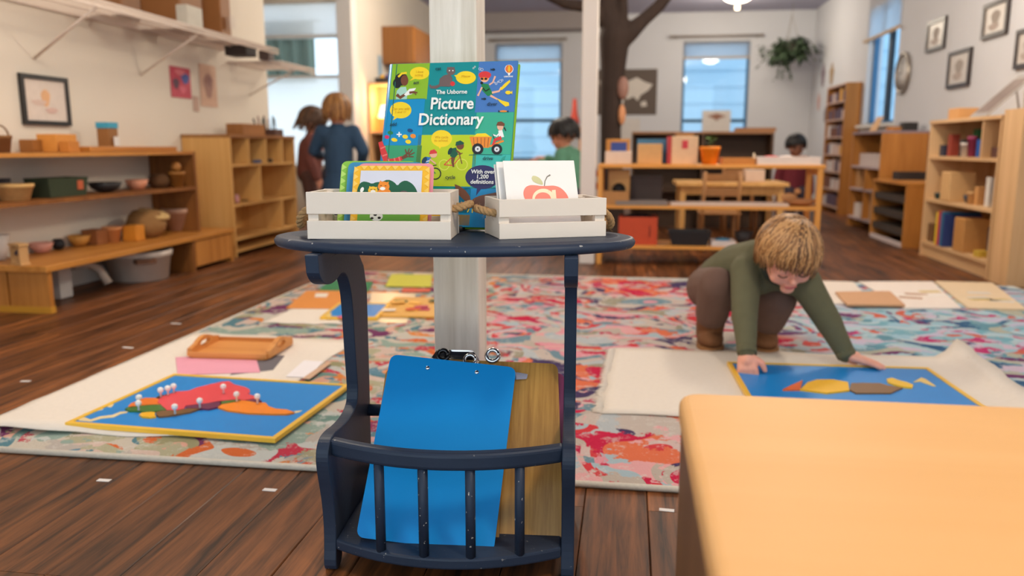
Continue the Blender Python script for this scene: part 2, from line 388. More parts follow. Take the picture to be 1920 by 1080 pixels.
# neighbouring house outside the windows
sid = M((190, 222, 240), .7, var=.05, name='pale blue siding')
nh = S(MB().box(-2.6, 6, 13.62, 13.8, -.5, 4.2).build('wall_neighbour', sid))
for i in range(16): MB().prism([(0, 0), (-.03, 0), (-.012, .26), (0, .26)], lambda u, v, w_: (w_, 13.6+u, -.4+i*.26+v), -2.6, 6).build('siding_board', sid, nh)
ns = S(MB().box(4.6, 4.8, 4, 13, -.5, 4.2).build('wall_neighbour_side', sid))
for i in range(16): MB().prism([(0, 0), (-.03, 0), (-.012, .26), (0, .26)], lambda u, v, w_: (4.6+u, w_, -.4+i*.26+v), 4, 13).build('siding_board', sid, ns)
# far ground outside
S(MB().box(-8, 8, 11.8, 16, -.6, -.5).build('ground_outside', M((150, 150, 146), .9, name='paving')))

# ================================================================== POSTS
postm = wood((214, 204, 188), (242, 234, 222), 'z', .6, 7, name='cream painted post', bump=.6)
o = tag(MB().box(-.05, .05, -.05, .05, 0, CZ).build('painted_post', postm, loc=(-.365, 1.725, 0), bevel=.004), 'cream painted square wooden post directly behind the navy stand', 'post')
o = tag(MB().box(-.048, .048, -.048, .048, 0, CZ).build('painted_post', M((232, 222, 212), .5, var=.03, scale=5, name='white post paint'), loc=(-.25, 5.07, 0), bevel=.006), 'white square post in front of the tree trunk', 'post')

# ================================================================== LAMPS
lampg = emit((255, 240, 214), 6, 'lit frosted glass')
brass = M((170, 140, 90), .35, 1, name='brass')
def ceiling_lamp(x, y, label, power, group='dome ceiling lamps'):
    t = T('ceiling_lamp', label, 'lamp', (x, y, CZ), group=group)
    MB().lathe([(.02, 0), (.09, 0), (.09, -.025), (.03, -.03)], 20).build('canopy', brass, t)
    MB().lathe([(.01, -.03), (.17, -.035), (.175, -.055), (.15, -.09), (.10, -.115), (.03, -.125)], 24).build('shade', lampg, t)
    MB().lathe([(.012, -.125), (.012, -.15), (.028, -.155), (.028, -.20), (.012, -.205)], 12).build('finial', emit((255, 236, 205), 2.0, 'glowing finial'), t)
    ld = bpy.data.lights.new('lamp_light', 'POINT'); ld.energy = power; ld.color = LAMP_COL; ld.shadow_soft_size = .17
    l = bpy.data.objects.new('lamp_light', ld); COL.objects.link(l); l.location = (0, 0, -.36); l.parent = t
    return t
p = AZ(1383, 2, 2.42)
ceiling_lamp(p.x, p.y, 'lit dome ceiling lamp in view above the far window', LAMP_W*.55)
for x, y, k, lb in ((.9, .35, .95, 'dome ceiling lamp above the near blond cabinet'), (-1.5, 2.6, 1.05, 'unseen dome lamp added as fill above the left work mat'), (1.0, 5.0, 1.3, 'unseen dome lamp added as fill above the pine shelf'), (-1.2, 7.4, 1.35, 'unseen dome lamp added as fill above the low table by the tree')):  # all but the first are unseen lamps, added as fill light
    ceiling_lamp(x, y, lb, LAMP_W*k)

# ================================================================== RUG
def rug_mat():
    t = NT('abstract rug pile'); t.b.inputs['Roughness'].default_value = .95; t.b.inputs['Specular IOR Level'].default_value = .1
    tc = t.new('ShaderNodeTexCoord'); co = tc.outputs['Object']
    n1 = t.new('ShaderNodeTexNoise', Scale=11.0, Detail=6.0, Roughness=.7); t.link(co, n1.inputs['Vector'])
    sub_ = t.new('ShaderNodeVectorMath', operation='SUBTRACT'); sub_.inputs[1].default_value = (.5, .5, .5); t.link(n1.outputs['Color'], sub_.inputs[0])
    scl = t.new('ShaderNodeVectorMath', operation='SCALE'); scl.inputs['Scale'].default_value = .20; t.link(sub_.outputs[0], scl.inputs[0])
    add = t.new('ShaderNodeVectorMath', operation='ADD'); t.link(co, add.inputs[0]); t.link(scl.outputs[0], add.inputs[1])
    mp = t.new('ShaderNodeMapping'); mp.inputs['Scale'].default_value = (.8, 1.25, 1); t.link(add.outputs[0], mp.inputs[0])
    v1 = t.new('ShaderNodeTexVoronoi', Scale=3.9); t.link(mp.outputs[0], v1.inputs['Vector'])
    v2 = t.new('ShaderNodeTexVoronoi', Scale=9.5); t.link(mp.outputs[0], v2.inputs['Vector'])
    sx1 = t.new('ShaderNodeSeparateColor'); t.link(v1.outputs['Color'], sx1.inputs[0]); sx2 = t.new('ShaderNodeSeparateColor'); t.link(v2.outputs['Color'], sx2.inputs[0])
    # region drift: cooler to the right, redder to the front centre
    sep = t.new('ShaderNodeSeparateXYZ'); t.link(co, sep.inputs[0])
    mr = t.new('ShaderNodeMapRange'); mr.inputs[1].default_value = .3; mr.inputs[2].default_value = 1.2; mr.inputs[3].default_value = .02; mr.inputs[4].default_value = -.26; t.link(sep.outputs[0], mr.inputs[0])
    nl = t.new('ShaderNodeTexNoise', Scale=1.7, Detail=2.0); t.link(co, nl.inputs['Vector'])
    def math_(op, a, b):
        m = t.new('ShaderNodeMath', operation=op)
        for i, q in enumerate((a, b)):
            if isinstance(q, (int, float)): m.inputs[i].default_value = q
            else: t.link(q, m.inputs[i])
        return m.outputs[0]
    def field(cell, w1, w2):
        a = math_('MULTIPLY', cell, w1); b = math_('MULTIPLY', nl.outputs[0], w2); return math_('ADD', math_('ADD', a, b), mr.outputs[0])
    palC = [(176, 182, 184), (190, 176, 166), (110, 138, 150), (214, 146, 156), (186, 178, 168), (178, 36, 76), (200, 176, 170), (200, 60, 66), (160, 180, 188), (216, 160, 160), (180, 168, 156), (190, 34, 70), (212, 110, 76), (70, 56, 92), (188, 176, 166), (150, 144, 124)]
    palR = [(156, 191, 206), (176, 199, 206), (120, 171, 186), (191, 186, 206), (163, 193, 200), (55, 93, 130), (182, 197, 200), (186, 55, 111), (139, 182, 193), (200, 182, 199), (167, 191, 197), (200, 102, 83), (148, 186, 199), (111, 55, 102), (176, 176, 158), (102, 148, 163)]
    palL = [(139, 159, 148), (191, 182, 167), (85, 124, 135), (199, 176, 163), (167, 163, 135), (200, 102, 55), (186, 189, 184), (182, 55, 74), (111, 139, 130), (206, 158, 139), (148, 145, 111), (111, 55, 93), (191, 186, 174), (210, 130, 65), (93, 130, 148), (176, 167, 158)]
    def ramp(src, pal):
        cr = t.new('ShaderNodeValToRGB'); e = cr.color_ramp; e.interpolation = 'CONSTANT'
        while len(e.elements) < len(pal): e.elements.new(.5)
        for i_, (el, c_) in enumerate(zip(e.elements, pal)): el.position = i_/len(pal); el.color = lin(c_)
        t.link(src, cr.inputs[0]); return cr.outputs[0]
    def step(x0, x1):
        m = t.new('ShaderNodeMapRange'); m.inputs[1].default_value = x0; m.inputs[2].default_value = x1
        t.link(math_('ADD', sep.outputs[0], math_('MULTIPLY', nl.outputs[0], .9)), m.inputs[0]); return m.outputs[0]
    sL, sR = step(-.25, -.05), step(1.05, 1.25)
    def tri(fld):
        cs = [ramp(fld, q) for q in (palL, palC, palR)]
        m1 = t.new('ShaderNodeMix', data_type='RGBA'); t.link(sL, m1.inputs[0]); t.link(cs[0], m1.inputs[6]); t.link(cs[1], m1.inputs[7])
        m3 = t.new('ShaderNodeMix', data_type='RGBA'); t.link(sR, m3.inputs[0]); t.link(m1.outputs[2], m3.inputs[6]); t.link(cs[2], m3.inputs[7]); return m3.outputs[2]
    def fld(cell, nk):
        fr_ = t.new('ShaderNodeMath', operation='FRACT'); t.link(math_('ADD', math_('MULTIPLY', cell, .70), math_('MULTIPLY', nl.outputs[0], nk)), fr_.inputs[0]); return fr_.outputs[0]
    c1 = tri(fld(sx1.outputs[0], 1.3)); c2 = tri(fld(sx2.outputs[1], 2.2))
    msk = t.new('ShaderNodeMath', operation='GREATER_THAN'); msk.inputs[1].default_value = .5; t.link(sx2.outputs[2], msk.inputs[0])
    mx = t.new('ShaderNodeMix', data_type='RGBA'); t.link(msk.outputs[0], mx.inputs[0]); t.link(c1, mx.inputs[6]); t.link(c2, mx.inputs[7])
    # speckled pile tint
    fn = t.new('ShaderNodeTexNoise', Scale=160.0, Detail=2.0); t.link(co, fn.inputs['Vector'])
    f2 = t.new('ShaderNodeTexNoise', Scale=22.0, Detail=6.0, Roughness=.8); t.link(co, f2.inputs['Vector'])
    st = t.new('ShaderNodeMapRange'); st.inputs[1].default_value = .56; st.inputs[2].default_value = .60; st.inputs[4].default_value = .45; t.link(f2.outputs[0], st.inputs[0])
    m2 = t.new('ShaderNodeMix', data_type='RGBA'); m2.inputs[7].default_value = lin((206, 204, 196)); t.link(st.outputs[0], m2.inputs[0]); t.link(mx.outputs[2], m2.inputs[6])
    t.link(m2.outputs[2], t.b.inputs['Base Color'])
    bp = t.new('ShaderNodeBump', Strength=.5, Distance=.006); t.link(fn.outputs[0], bp.inputs['Height']); t.link(bp.outputs[0], t.b.inputs['Normal'])
    return t.m
RZ = .012
rugx0, rugx1, rugy0, rugy1 = -1.665, 2.0, 1.645, 4.44
rug = T('area_rug', 'large multicoloured abstract rug on the dark plank floor', 'rug', (.17, 3.04, 0))
MB().box(rugx0, rugx1, rugy0, rugy1, .001, RZ).build('pile', rug_mat(), rug, world=True)
bm_ = M((214, 206, 190), .9, var=.1, scale=120, bump=.4, name='rug binding')
MB().tube([(rugx0, rugy0, .0075), (rugx1, rugy0, .0075), (rugx1, rugy1, .0075), (rugx0, rugy1, .0075), (rugx0, rugy0, .0075)], .0075, 8).build('binding', bm_, rug, world=True)

# ================================================================== NEAR CABINET (lower right)
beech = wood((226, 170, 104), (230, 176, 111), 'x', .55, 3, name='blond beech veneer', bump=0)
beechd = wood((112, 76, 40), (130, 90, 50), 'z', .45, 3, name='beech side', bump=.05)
cab = T('beech_cabinet', 'low blond wooden cabinet with rounded corners in the lower right foreground', 'cabinet', (.5, .56, 0))
foot = rounded([(.063, .16), (1.0, .16), (1.0, .915), (.063, .915)], .03, 6)
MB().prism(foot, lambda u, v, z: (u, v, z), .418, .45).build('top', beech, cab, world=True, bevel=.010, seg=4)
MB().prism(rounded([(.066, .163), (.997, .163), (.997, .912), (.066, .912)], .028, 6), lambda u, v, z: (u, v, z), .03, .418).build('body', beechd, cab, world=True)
MB().box(.09, .97, .19, .89, 0, .03).build('plinth', M((70, 50, 36), .7, name='dark plinth'), cab, world=True)

# ================================================================== NAVY STAND
def navy_mat():
    t = NT('chipped navy paint'); t.b.inputs['Roughness'].default_value = .48; t.b.inputs['Specular IOR Level'].default_value = .3
    tc = t.new('ShaderNodeTexCoord'); nz = t.new('ShaderNodeTexNoise', Scale=6.0, Detail=5.0); t.link(tc.outputs['Object'], nz.inputs['Vector'])
    mp = t.new('ShaderNodeMapping'); mp.inputs['Scale'].default_value = (6, 30, 30); t.link(tc.outputs['Object'], mp.inputs[0])
    n2 = t.new('ShaderNodeTexNoise', Scale=6.0, Detail=3.0); t.link(mp.outputs[0], n2.inputs['Vector'])
    mx = t.new('ShaderNodeMix', data_type='RGBA'); mx.inputs[6].default_value = lin((32, 42, 58)); mx.inputs[7].default_value = lin((48, 61, 82)); t.link(nz.outputs[0], mx.inputs[0])
    g = t.new('ShaderNodeNewGeometry'); pr = t.new('ShaderNodeMapRange'); pr.inputs[1].default_value = .53; pr.inputs[2].default_value = .57; t.link(g.outputs['Pointiness'], pr.inputs[0])
    n3 = t.new('ShaderNodeTexNoise', Scale=120.0, Detail=4.0); t.link(tc.outputs['Object'], n3.inputs['Vector'])
    th = t.new('ShaderNodeMapRange'); th.inputs[1].default_value = .69; th.inputs[2].default_value = .71; t.link(n3.outputs[0], th.inputs[0])
    ml = t.new('ShaderNodeMath', operation='MULTIPLY'); t.link(th.outputs[0], ml.inputs[0]); t.link(pr.outputs[0], ml.inputs[1])
    th2 = t.new('ShaderNodeMapRange'); th2.inputs[1].default_value = .86; th2.inputs[2].default_value = .87; t.link(n3.outputs[0], th2.inputs[0])
    mm = t.new('ShaderNodeMath', operation='MAXIMUM'); t.link(ml.outputs[0], mm.inputs[0]); t.link(th2.outputs[0], mm.inputs[1])
    m2 = t.new('ShaderNodeMix', data_type='RGBA'); m2.inputs[7].default_value = lin((214, 208, 196)); t.link(mm.outputs[0], m2.inputs[0]); t.link(mx.outputs[2], m2.inputs[6])
    t.link(m2.outputs[2], t.b.inputs['Base Color'])
    bp = t.new('ShaderNodeBump', Strength=.12, Distance=.002); t.link(n2.outputs[0], bp.inputs['Height']); t.link(bp.outputs[0], t.b.inputs['Normal']); return t.m
navy = navy_mat()
SC = (-.30, 1.36, 0); SA = R(3.9)
SM = Matrix.Translation(SC) @ Matrix.Rotation(SA, 4, 'Z')
stand = T('magazine_stand', 'navy painted oval-topped wooden magazine stand with worn edges', 'stand', SC, SA)
ring = [(.03, .58), (.025, .5788), (.010, .5785), (.004, .577), (.0, .571), (.001, .566), (.005, .5615), (.014, .56)]
mb = MB(); n = 72; vs = []
for d, z in ring:
    for j in range(n): a = 2*math.pi*j/n; vs.append(((.315-d)*math.cos(a), (.165-d)*math.sin(a), z))
k = len(ring)
mb.add(vs, [((i+1)*n+j, (i+1)*n+(j+1) % n, i*n+(j+1) % n, i*n+j) for i in range(k-1) for j in range(n)], 0, True)
mb.add(vs[:n], [list(range(n))], 0); mb.add(vs[-n:], [list(range(n))[::-1]], 0)
mb.build('top', navy, stand)
prof = [(-.146, .5605), (-.148, .54), (-.132, .516), (-.095, .503), (-.05, .503), (-.02, .514), (.012, .506), (.036, .474), (.044, .44), (.049, .37), (.056, .31), (.060, .272), (.050, .250), (.015, .240), (-.04, .240), (-.09, .247), (-.122, .243), (-.138, .222), (-.134, .19), (-.121, .15), (-.112, .11), (-.110, .06), (-.122, 0), (-.082, 0), (-.074, .035), (-.05, .05), (.06, .05), (.09, .035), (.10, 0), (.145, 0), (.142, .10), (.148, .30), (.158, .5605)]
def chaikin(pts, it=2):
    for _ in range(it):
        q = []
        for i in range(len(pts)):
            a, b = Vector(pts[i]), Vector(pts[(i+1) % len(pts)])
            if (b-a).length < .012: q.append(tuple((a+b)/2))
            else: q += [tuple(a*.75+b*.25), tuple(a*.25+b*.75)]
        pts = q
    return pts
prof = [(.158, .5605), (-.146, .5605)]+chaikin(prof[:-1]+[(.15, .55), (-.14, .55)], 2)[2:-4]
for sx in (-1, 1):
    MB().prism(prof, lambda u, v, w_: (sx*.206+w_, u, v), -.011, .011).build('side_panel', navy, stand, bevel=.006, seg=3, fix=True)
def bow(x, y0=-.118, b=.052): return y0-b*(1-(x/.2)**2)
def curved_bar(y0, b, dep, z0, z1, hx):
    N = 20; X = [-hx+2*hx*i/N for i in range(N+1)]
    poly = [(x, bow(x, y0, b)) for x in X]+[(x, bow(x, y0, b)+dep) for x in X[::-1]]
    return MB().prism(poly, lambda u, v, z: (u, v, z), z0, z1)
curved_bar(-.118, .052, .024, .213, .243, .198).build('front_rail', navy, stand, bevel=.007, seg=3, fix=True)
N = 20; X = [-.195+.39*i/N for i in range(N+1)]
MB().prism([(x, bow(x, -.112, .056)) for x in X]+[(.195, .14), (-.195, .14)], lambda u, v, z: (u, v, z), .040, .060).build('bottom_shelf', navy, stand, bevel=.004, fix=True)
for x in (-.108, -.032, .046, .126): MB().tube([(x, bow(x)+.012, .058), (x, bow(x)+.012, .216)], .0085, 10).build('spindle', navy, stand)
MB().tube([(-.2, .135, .21), (.2, .135, .21)], .012, 10).build('back_rail', navy, stand)
MB().tube([(-.2, .135, .085), (.2, .135, .085)], .010, 10).build('back_rail', navy, stand)

def SW(x, y, z): return SM @ Vector((x, y, z))
SEX = (SM.to_3x3() @ Vector((1, 0, 0))); SEY = (SM.to_3x3() @ Vector((0, 1, 0)))
# ------------------------------------------------------------------ clipboards
chrome = M((214, 214, 216), .16, 1, var=.04, name='chrome')
steeld = M((60, 60, 62), .25, 1, name='dark steel')
def clipboard(label, corners, y0, y1, mat, thick, edge, r=.016):
    """leaning sheet: y0 is the stand-local depth at the tray (z .06), y1 at z .335; corners in image px TL TR BR BL"""
    a = SW(0, y0, .0615); v = SW(0, y1, .335)-a; pl = Plane(a, SEX, v)
    q = [pl.px(*c) for c in corners]
    root = plane_root('clipboard', label, 'clipboard', pl, 'clipboards in the navy stand')
    poly = rounded(q[::-1], r, 5)
    MB().prism(poly, lambda u, v_, w_: (u, v_, w_), -thick, 0, 1, 0).build('board', [mat, edge], root, fix=True)
    return root, pl, q
blue = M((0, 140, 214), .42, var=.05, scale=3, name='blue clipboard plastic', spec=.25)
brownm = wood((156, 106, 36), (190, 140, 62), 'y', .35, 22, name='brown hardboard', bump=.05)
darke = M((70, 48, 24), .7, name='hardboard edge')
pink = M((206, 74, 128), .35, var=.05, name='pink clipboard plastic')
r_, pl, q = clipboard('blue plastic clipboard leaning frontmost in the navy stand', [(733, 664), (968, 689), (925, 1039), (667, 1007)], -.118, .075, blue, .003, M((20, 90, 150), .4, name='blue edge'))
for px in ((802, 690), (894, 698)):
    u, v = pl.px(*px); MB().lathe([(.0042, 0), (.0042, .0006), (.003, .0018), (.0008, .0022)], 14, (u, v, 0)).build('rivet', chrome, r_)
# its clip, on the far side
def clip(root, u, v, w0, sgn, rot=0):
    """spring clip: curved jaw plate and wire loop"""
    t = Matrix.Translation((u, v, w0)) @ Matrix.Rotation(rot, 4, 'Z')
    N = 8; P = [( -.005+.034*i/N, sgn*(.004+.012*math.sin(math.pi*i/N*.9))) for i in range(N+1)]
    vs = []; fs = []
    for i, (yy, ww) in enumerate(P):
        hw = .052-.018*(i/N)**2
        for xx in (-hw, hw): vs.append(t @ Vector((xx, yy, ww))); 
    for i, (yy, ww) in enumerate(P):
        hw = .052-.018*(i/N)**2
        for xx in (-hw, hw): vs.append(t @ Vector((xx, yy, ww+sgn*.0012)))
    m = 2*(N+1)
    for i in range(N): fs += [(2*i, 2*i+1, 2*i+3, 2*i+2), (m+2*i, m+2*i+2, m+2*i+3, m+2*i+1), (2*i, 2*i+2, m+2*i+2, m+2*i), (2*i+1, m+2*i+1, m+2*i+3, 2*i+3)]
    MB().add(vs, fs, 0, True).build('clip', chrome, root, fix=True)
def loop(root, u, v, w_, r, mat, tube=.0032):
    MB().tube([(u+r*math.cos(a), v+r*math.sin(a), w_) for a in [2*math.pi*i/20 for i in range(21)]], tube, 8).build('clip_ring', mat, root)
u, v = pl.px(850, 668); clip(r_, u, v-.012, -.004, -1)
loop(r_, *pl.px(880, 672), -.011, .011, chrome, .0036)
rb, pl, q = clipboard('brown hardboard clipboard behind the blue one in the navy stand', [(800, 672), (1046, 682), (1057, 1027), (800, 1033)], -.072, .098, brownm, .004, darke)
u, v = pl.px(905, 700); clip(rb, u, v-.018, .002, 1, R(-1)); MB().prism(rounded([pl.px(*p) for p in ((955, 697), (990, 703), (988, 712), (950, 714))], .002, 2), lambda a, b, c: (a, b, c), .004, .0055).build('clip_lever', chrome, rb, fix=True)
loop(rb, *pl.px(924, 668), .004, .0115, chrome, .0045)
rb, pl, q = clipboard('dark-edged brown clipboard at the left, mostly hidden behind the blue one', [(724, 690), (950, 694), (935, 1024), (678, 1020)], -.085, .085, brownm, .004, darke)
loop(rb, *pl.px(831, 667), .003, .0100, steeld, .0045)
rb, pl, q = clipboard('pink clipboard showing as a thin strip at the right of the brown one', [(845, 692), (1059, 700), (1061, 950), (845, 955)], -.04, .115, pink, .003, pink)

# ================================================================== PICTURE BOOK ON EASEL
BY, BLN, BW, BH = R(-6.05), R(17.63), .249, .3107
bex = Vector((math.cos(BY), math.sin(BY), 0)); bn = Vector((math.sin(BY), -math.cos(BY), 0))
bup = Vector((0, 0, 1))*math.cos(BLN)-bn*math.sin(BLN)
bpl = Plane((-.4613, 1.4228, .588), bex, bup)
book = plane_root('picture_book', 'large green and blue hardback picture dictionary standing open to view on the oval stand', 'book', bpl)
pc = lambda r, g, b: M((r, g, b), .38, var=.04, scale=30, name='printed ink')
teal = pc(0, 140, 142); lime = pc(140, 186, 36); cyan = pc(0, 142, 196); cgreen = pc(56, 160, 110); yg = pc(190, 206, 18); ublue = pc(70, 120, 186); sea = pc(58, 174, 140); yel = pc(250, 214, 30)
white = pc(246, 244, 236); ink = pc(24, 44, 60); indigo = pc(44, 40, 92); skinA = pc(120, 66, 40); skinB = pc(240, 180, 150); blk = pc(26, 24, 26); red = pc(222, 56, 54); orange = pc(240, 140, 40); brn = pc(118, 68, 40); gry = pc(112, 92, 88); pinkc = pc(240, 120, 110); grn = pc(30, 130, 70)
MB().prism(rounded([(.004, 0), (BW, 0), (BW, BH), (.004, BH)], .002, 2), lambda u, v, w: (u, v, w), -.003, 0).build('front_cover', teal, book, fix=True)
MB().prism(rounded([(.004, 0), (BW, 0), (BW, BH), (.004, BH)], .002, 2), lambda u, v, w: (u, v, w), -.019, -.016).build('back_cover', lime, book, fix=True)
MB().box(.006, BW-.004, .004, BH-.004, -.016, -.003).build('pages', M((240, 236, 224), .8, var=.08, scale=200, stretch=(1, 1, 30), name='paper edges'), book)
MB().tube([(.004, 0, -.0095), (.004, BH, -.0095)], .0095, 12).build('spine', cyan, book)
BX = lambda x, y: (690+x/3.375, 100+y/3.375)
PR = lambda: Print(bpl, BX)
u_of = lambda x, y: bpl.px(*BX(x, y))
cp = PR()
L0, R0 = .0045, BW-.0005
def uvx(x, y): return u_of(x, y)
def quad(x0, y0, x1, y1, m, name='cover_panel'):
    """axis-aligned panel on the cover given by crop corners (clamped to the cover)"""
    a = uvx(x0, y0); b = uvx(x1, y1); cl = lambda u, v: (min(max(u, L0), R0), min(max(v, .0005), BH-.0005))
    a = cl(*a); b = cl(*b); u0, u1 = sorted((a[0], b[0])); v0, v1 = sorted((a[1], b[1]))
    return MB().add([(u0, v0, .0002), (u1, v0, .0002), (u1, v1, .0002), (u0, v1, .0002)], [(0, 1, 2, 3)]).build(name, m, book)
quad(60, 40, 372, 290, lime); quad(60, 291, 335, 582, cyan); quad(60, 583, 318, 845, cgreen); quad(319, 517, 668, 844, yg)
quad(705, 30, 1000, 371, ublue); quad(688, 372, 980, 640, sea); quad(664, 641, 980, 860, pc(60, 184, 170)); quad(545, 846, 980, 1200, pc(10, 136, 190)); quad(300, 846, 640, 1010, pc(28, 150, 120))
quad(60, 1010, 640, 1090, pc(236, 180, 30))
MB().box(.0125, .0142, .001, BH-.001, .0001, .0004).build('hinge_groove', pc(30, 110, 90), book)
# girl with tablet (act)
g = PR(); g.poly([(176, 290), (182, 238), (205, 215), (240, 212), (250, 250), (246, 290)], pc(170, 214, 196)).oval(185, 190, 27, 32, blk).oval(212, 165, 42, 40, blk).oval(232, 172, 24, 34, skinA).line([(192, 150), (215, 128), (246, 124)], 13, yel).line([(182, 262), (205, 280), (240, 258)], [22, 20, 16], skinA).poly([(228, 262), (262, 226), (305, 220), (280, 258), (240, 270)], white).line([(262, 250), (290, 246), (314, 250)], [16, 14, 8], skinA).line([(290, 246), (306, 264)], 6, skinA)
g.build('girl_picture', book)
# cat
g = PR(); g.poly([(448, 205), (455, 160), (480, 140), (520, 130), (535, 160), (528, 205)], gry).oval(525, 112, 28, 26, gry).poly([(500, 96), (505, 85), (516, 95)], gry).poly([(532, 92), (548, 86), (548, 104)], gry).line([(470, 196), (430, 215), (400, 215), (390, 200)], [14, 20, 18, 10], gry).oval(536, 193, 15, 15, red).oval(516, 110, 4, 4, white).oval(538, 110, 4, 4, white).line([(462, 206), (520, 208)], 8, gry); g.build('cat_picture', book)
# speech bubbles
for nm, (cx, cy, rx, ry), tail, words, tc_ in (('speech_bubble', (327, 126, 61, 40), [(290, 150), (310, 158), (262, 176)], None, 0), ('speech_bubble', (620, 154, 63, 41), [(572, 135), (566, 158), (545, 140)], 'Meow', 1), ('speech_bubble', (207, 360, 68, 52), [(170, 395), (192, 405), (158, 424)], 'Can you add\n3 and 1?', 1), ('speech_bubble', (466, 540, 66, 54), [(440, 580), (470, 585), (455, 606)], 'We cycle\nto school.', 1)):
    g = PR(); g.oval(cx, cy, rx, ry, yel, 28); g.poly(tail, yel); b = g.build(nm, book)
    words = words or 'I love\nacting.'
    a = u_of(cx, cy-ry*.02); txt(bpl, words, a[0], a[1], .0068, pc(216, 158, 10), book, .0007, 0, space=.9)
# diver
g = PR(); g.poly([(716, 190), (760, 195), (792, 260), (758, 272), (722, 235)], grn).oval(738, 150, 30, 34, skinB).oval(740, 138, 40, 24, red).oval(735, 162, 26, 10, orange).oval(722, 162, 9, 7, blk).oval(746, 162, 9, 7, blk).oval(720, 188, 9, 9, blk).line([(768, 200), (790, 185), (806, 145)], [10, 9, 12], skinB).line([(722, 215), (708, 245), (696, 270)], [10, 9, 12], skinB).line([(785, 250), (830, 240), (845, 215)], [14, 12, 10], skinB).line([(775, 268), (820, 292)], [14, 10], skinB).poly([(835, 225), (868, 190), (898, 168), (902, 182), (870, 215), (846, 235)], yel).poly([(815, 285), (850, 300), (892, 312), (895, 332), (870, 338), (835, 310)], yel).line([(728, 220), (745, 240), (770, 225)], 7, blk)
for cx, cy, r in ((668, 95, 5), (678, 86, 4), (708, 100, 7), (722, 104, 8), (812, 194, 6), (824, 182, 5), (838, 178, 9), (850, 172, 6), (802, 186, 4)): g.ring(cx, cy, r, 2, white, 10)
for cx, cy in ((795, 104), (738, 290)): g.oval(cx, cy, 11, 7, ink); g.poly([(cx-8, cy), (cx-18, cy-7), (cx-18, cy+7)], ink)
g.oval(888, 250, 18, 12, yel); g.poly([(902, 250), (915, 238), (914, 262)], yel); g.oval(858, 368, 24, 6, orange); g.poly([(836, 368), (826, 360), (826, 378)], ink); g.poly([(880, 368), (890, 362), (890, 378)], ink); g.build('diver_picture', book)
# balloon emblem, top right
g = PR(); g.oval(893, 100, 27, 28, white); g.oval(893, 99, 23, 25, red)
for dx, m in ((-12, orange), (0, yel), (12, orange)): g.oval(893+dx, 99, 5, 24, m)
g.poly([(884, 124), (902, 124), (898, 140), (888, 140)], white); g.build('balloon_emblem', book)
a = u_of(889, 152); txt(bpl, 'USBORNE', a[0], a[1], .0038, white, book, .0008, .0001, name='lettering')
# beans for "add"
g = PR()
for cx, cy, rx, ry, m in ((142, 503, 18, 12, grn), (120, 530, 15, 12, pc(220, 40, 90)), (167, 548, 20, 12, yel), (236, 528, 18, 13, yel), (255, 560, 18, 13, yel), (267, 489, 18, 12, pc(20, 70, 120)), (286, 524, 18, 14, orange)): g.oval(cx, cy, rx, ry, m, 14, .2)
g.line([(182, 514), (214, 514)], 8, white).line([(198, 498), (198, 530)], 8, white); g.build('beans_picture', book)
# arm
g = PR(); g.line([(78, 560), (100, 630), (120, 685), (150, 690)], [26, 40, 44, 40], red).line([(120, 690), (170, 682), (218, 662)], [40, 34, 24], red).line([(215, 664), (250, 645)], [18, 26], brn)
for a_, b_ in (((250, 640), (262, 602)), ((256, 640), (282, 608)), ((258, 646), (296, 628)), ((256, 654), (290, 655)), ((246, 636), (236, 606))): g.line([a_, b_], [10, 6], brn)
for a_, b_ in (((80, 604), (112, 590)), ((92, 650), (122, 640)), ((130, 670), (138, 706)), ((168, 664), (174, 700)), ((196, 656), (204, 682))): g.line([a_, b_], 9, pinkc)
g.build('arm_picture', book)
# digger with driver
g = PR(); g.poly([(642, 528), (785, 528), (766, 598), (662, 598)], orange).poly([(668, 528), (690, 508), (745, 506), (776, 528)], yel)
for i in range(5): g.line([(668+i*24, 534), (674+i*21, 594)], 3, brn)
g.line([(770, 590), (840, 560), (860, 555)], [12, 14, 10], orange)
for cx, cy, r in ((695, 606, 36), (816, 608, 34)): g.oval(cx, cy, r, r, blk, 24).oval(cx, cy, r*.5, r*.5, pc(220, 220, 220)).oval(cx, cy, 5, 5, blk)
g.poly([(825, 490), (850, 485), (862, 530), (830, 535)], white).line([(845, 535), (805, 548), (790, 582)], [24, 20, 12], red).line([(840, 500), (815, 525), (790, 516)], 10, white).oval(838, 465, 20, 24, skinB).poly([(812, 458), (822, 436), (845, 432), (866, 446), (864, 462)], brn).line([(862, 470), (874, 492)], [9, 5], blk).line([(790, 512), (800, 545)], 4, blk).line([(640, 645), (700, 640), (850, 644)], 4, pc(30, 110, 90)); g.build('digger_picture', book)
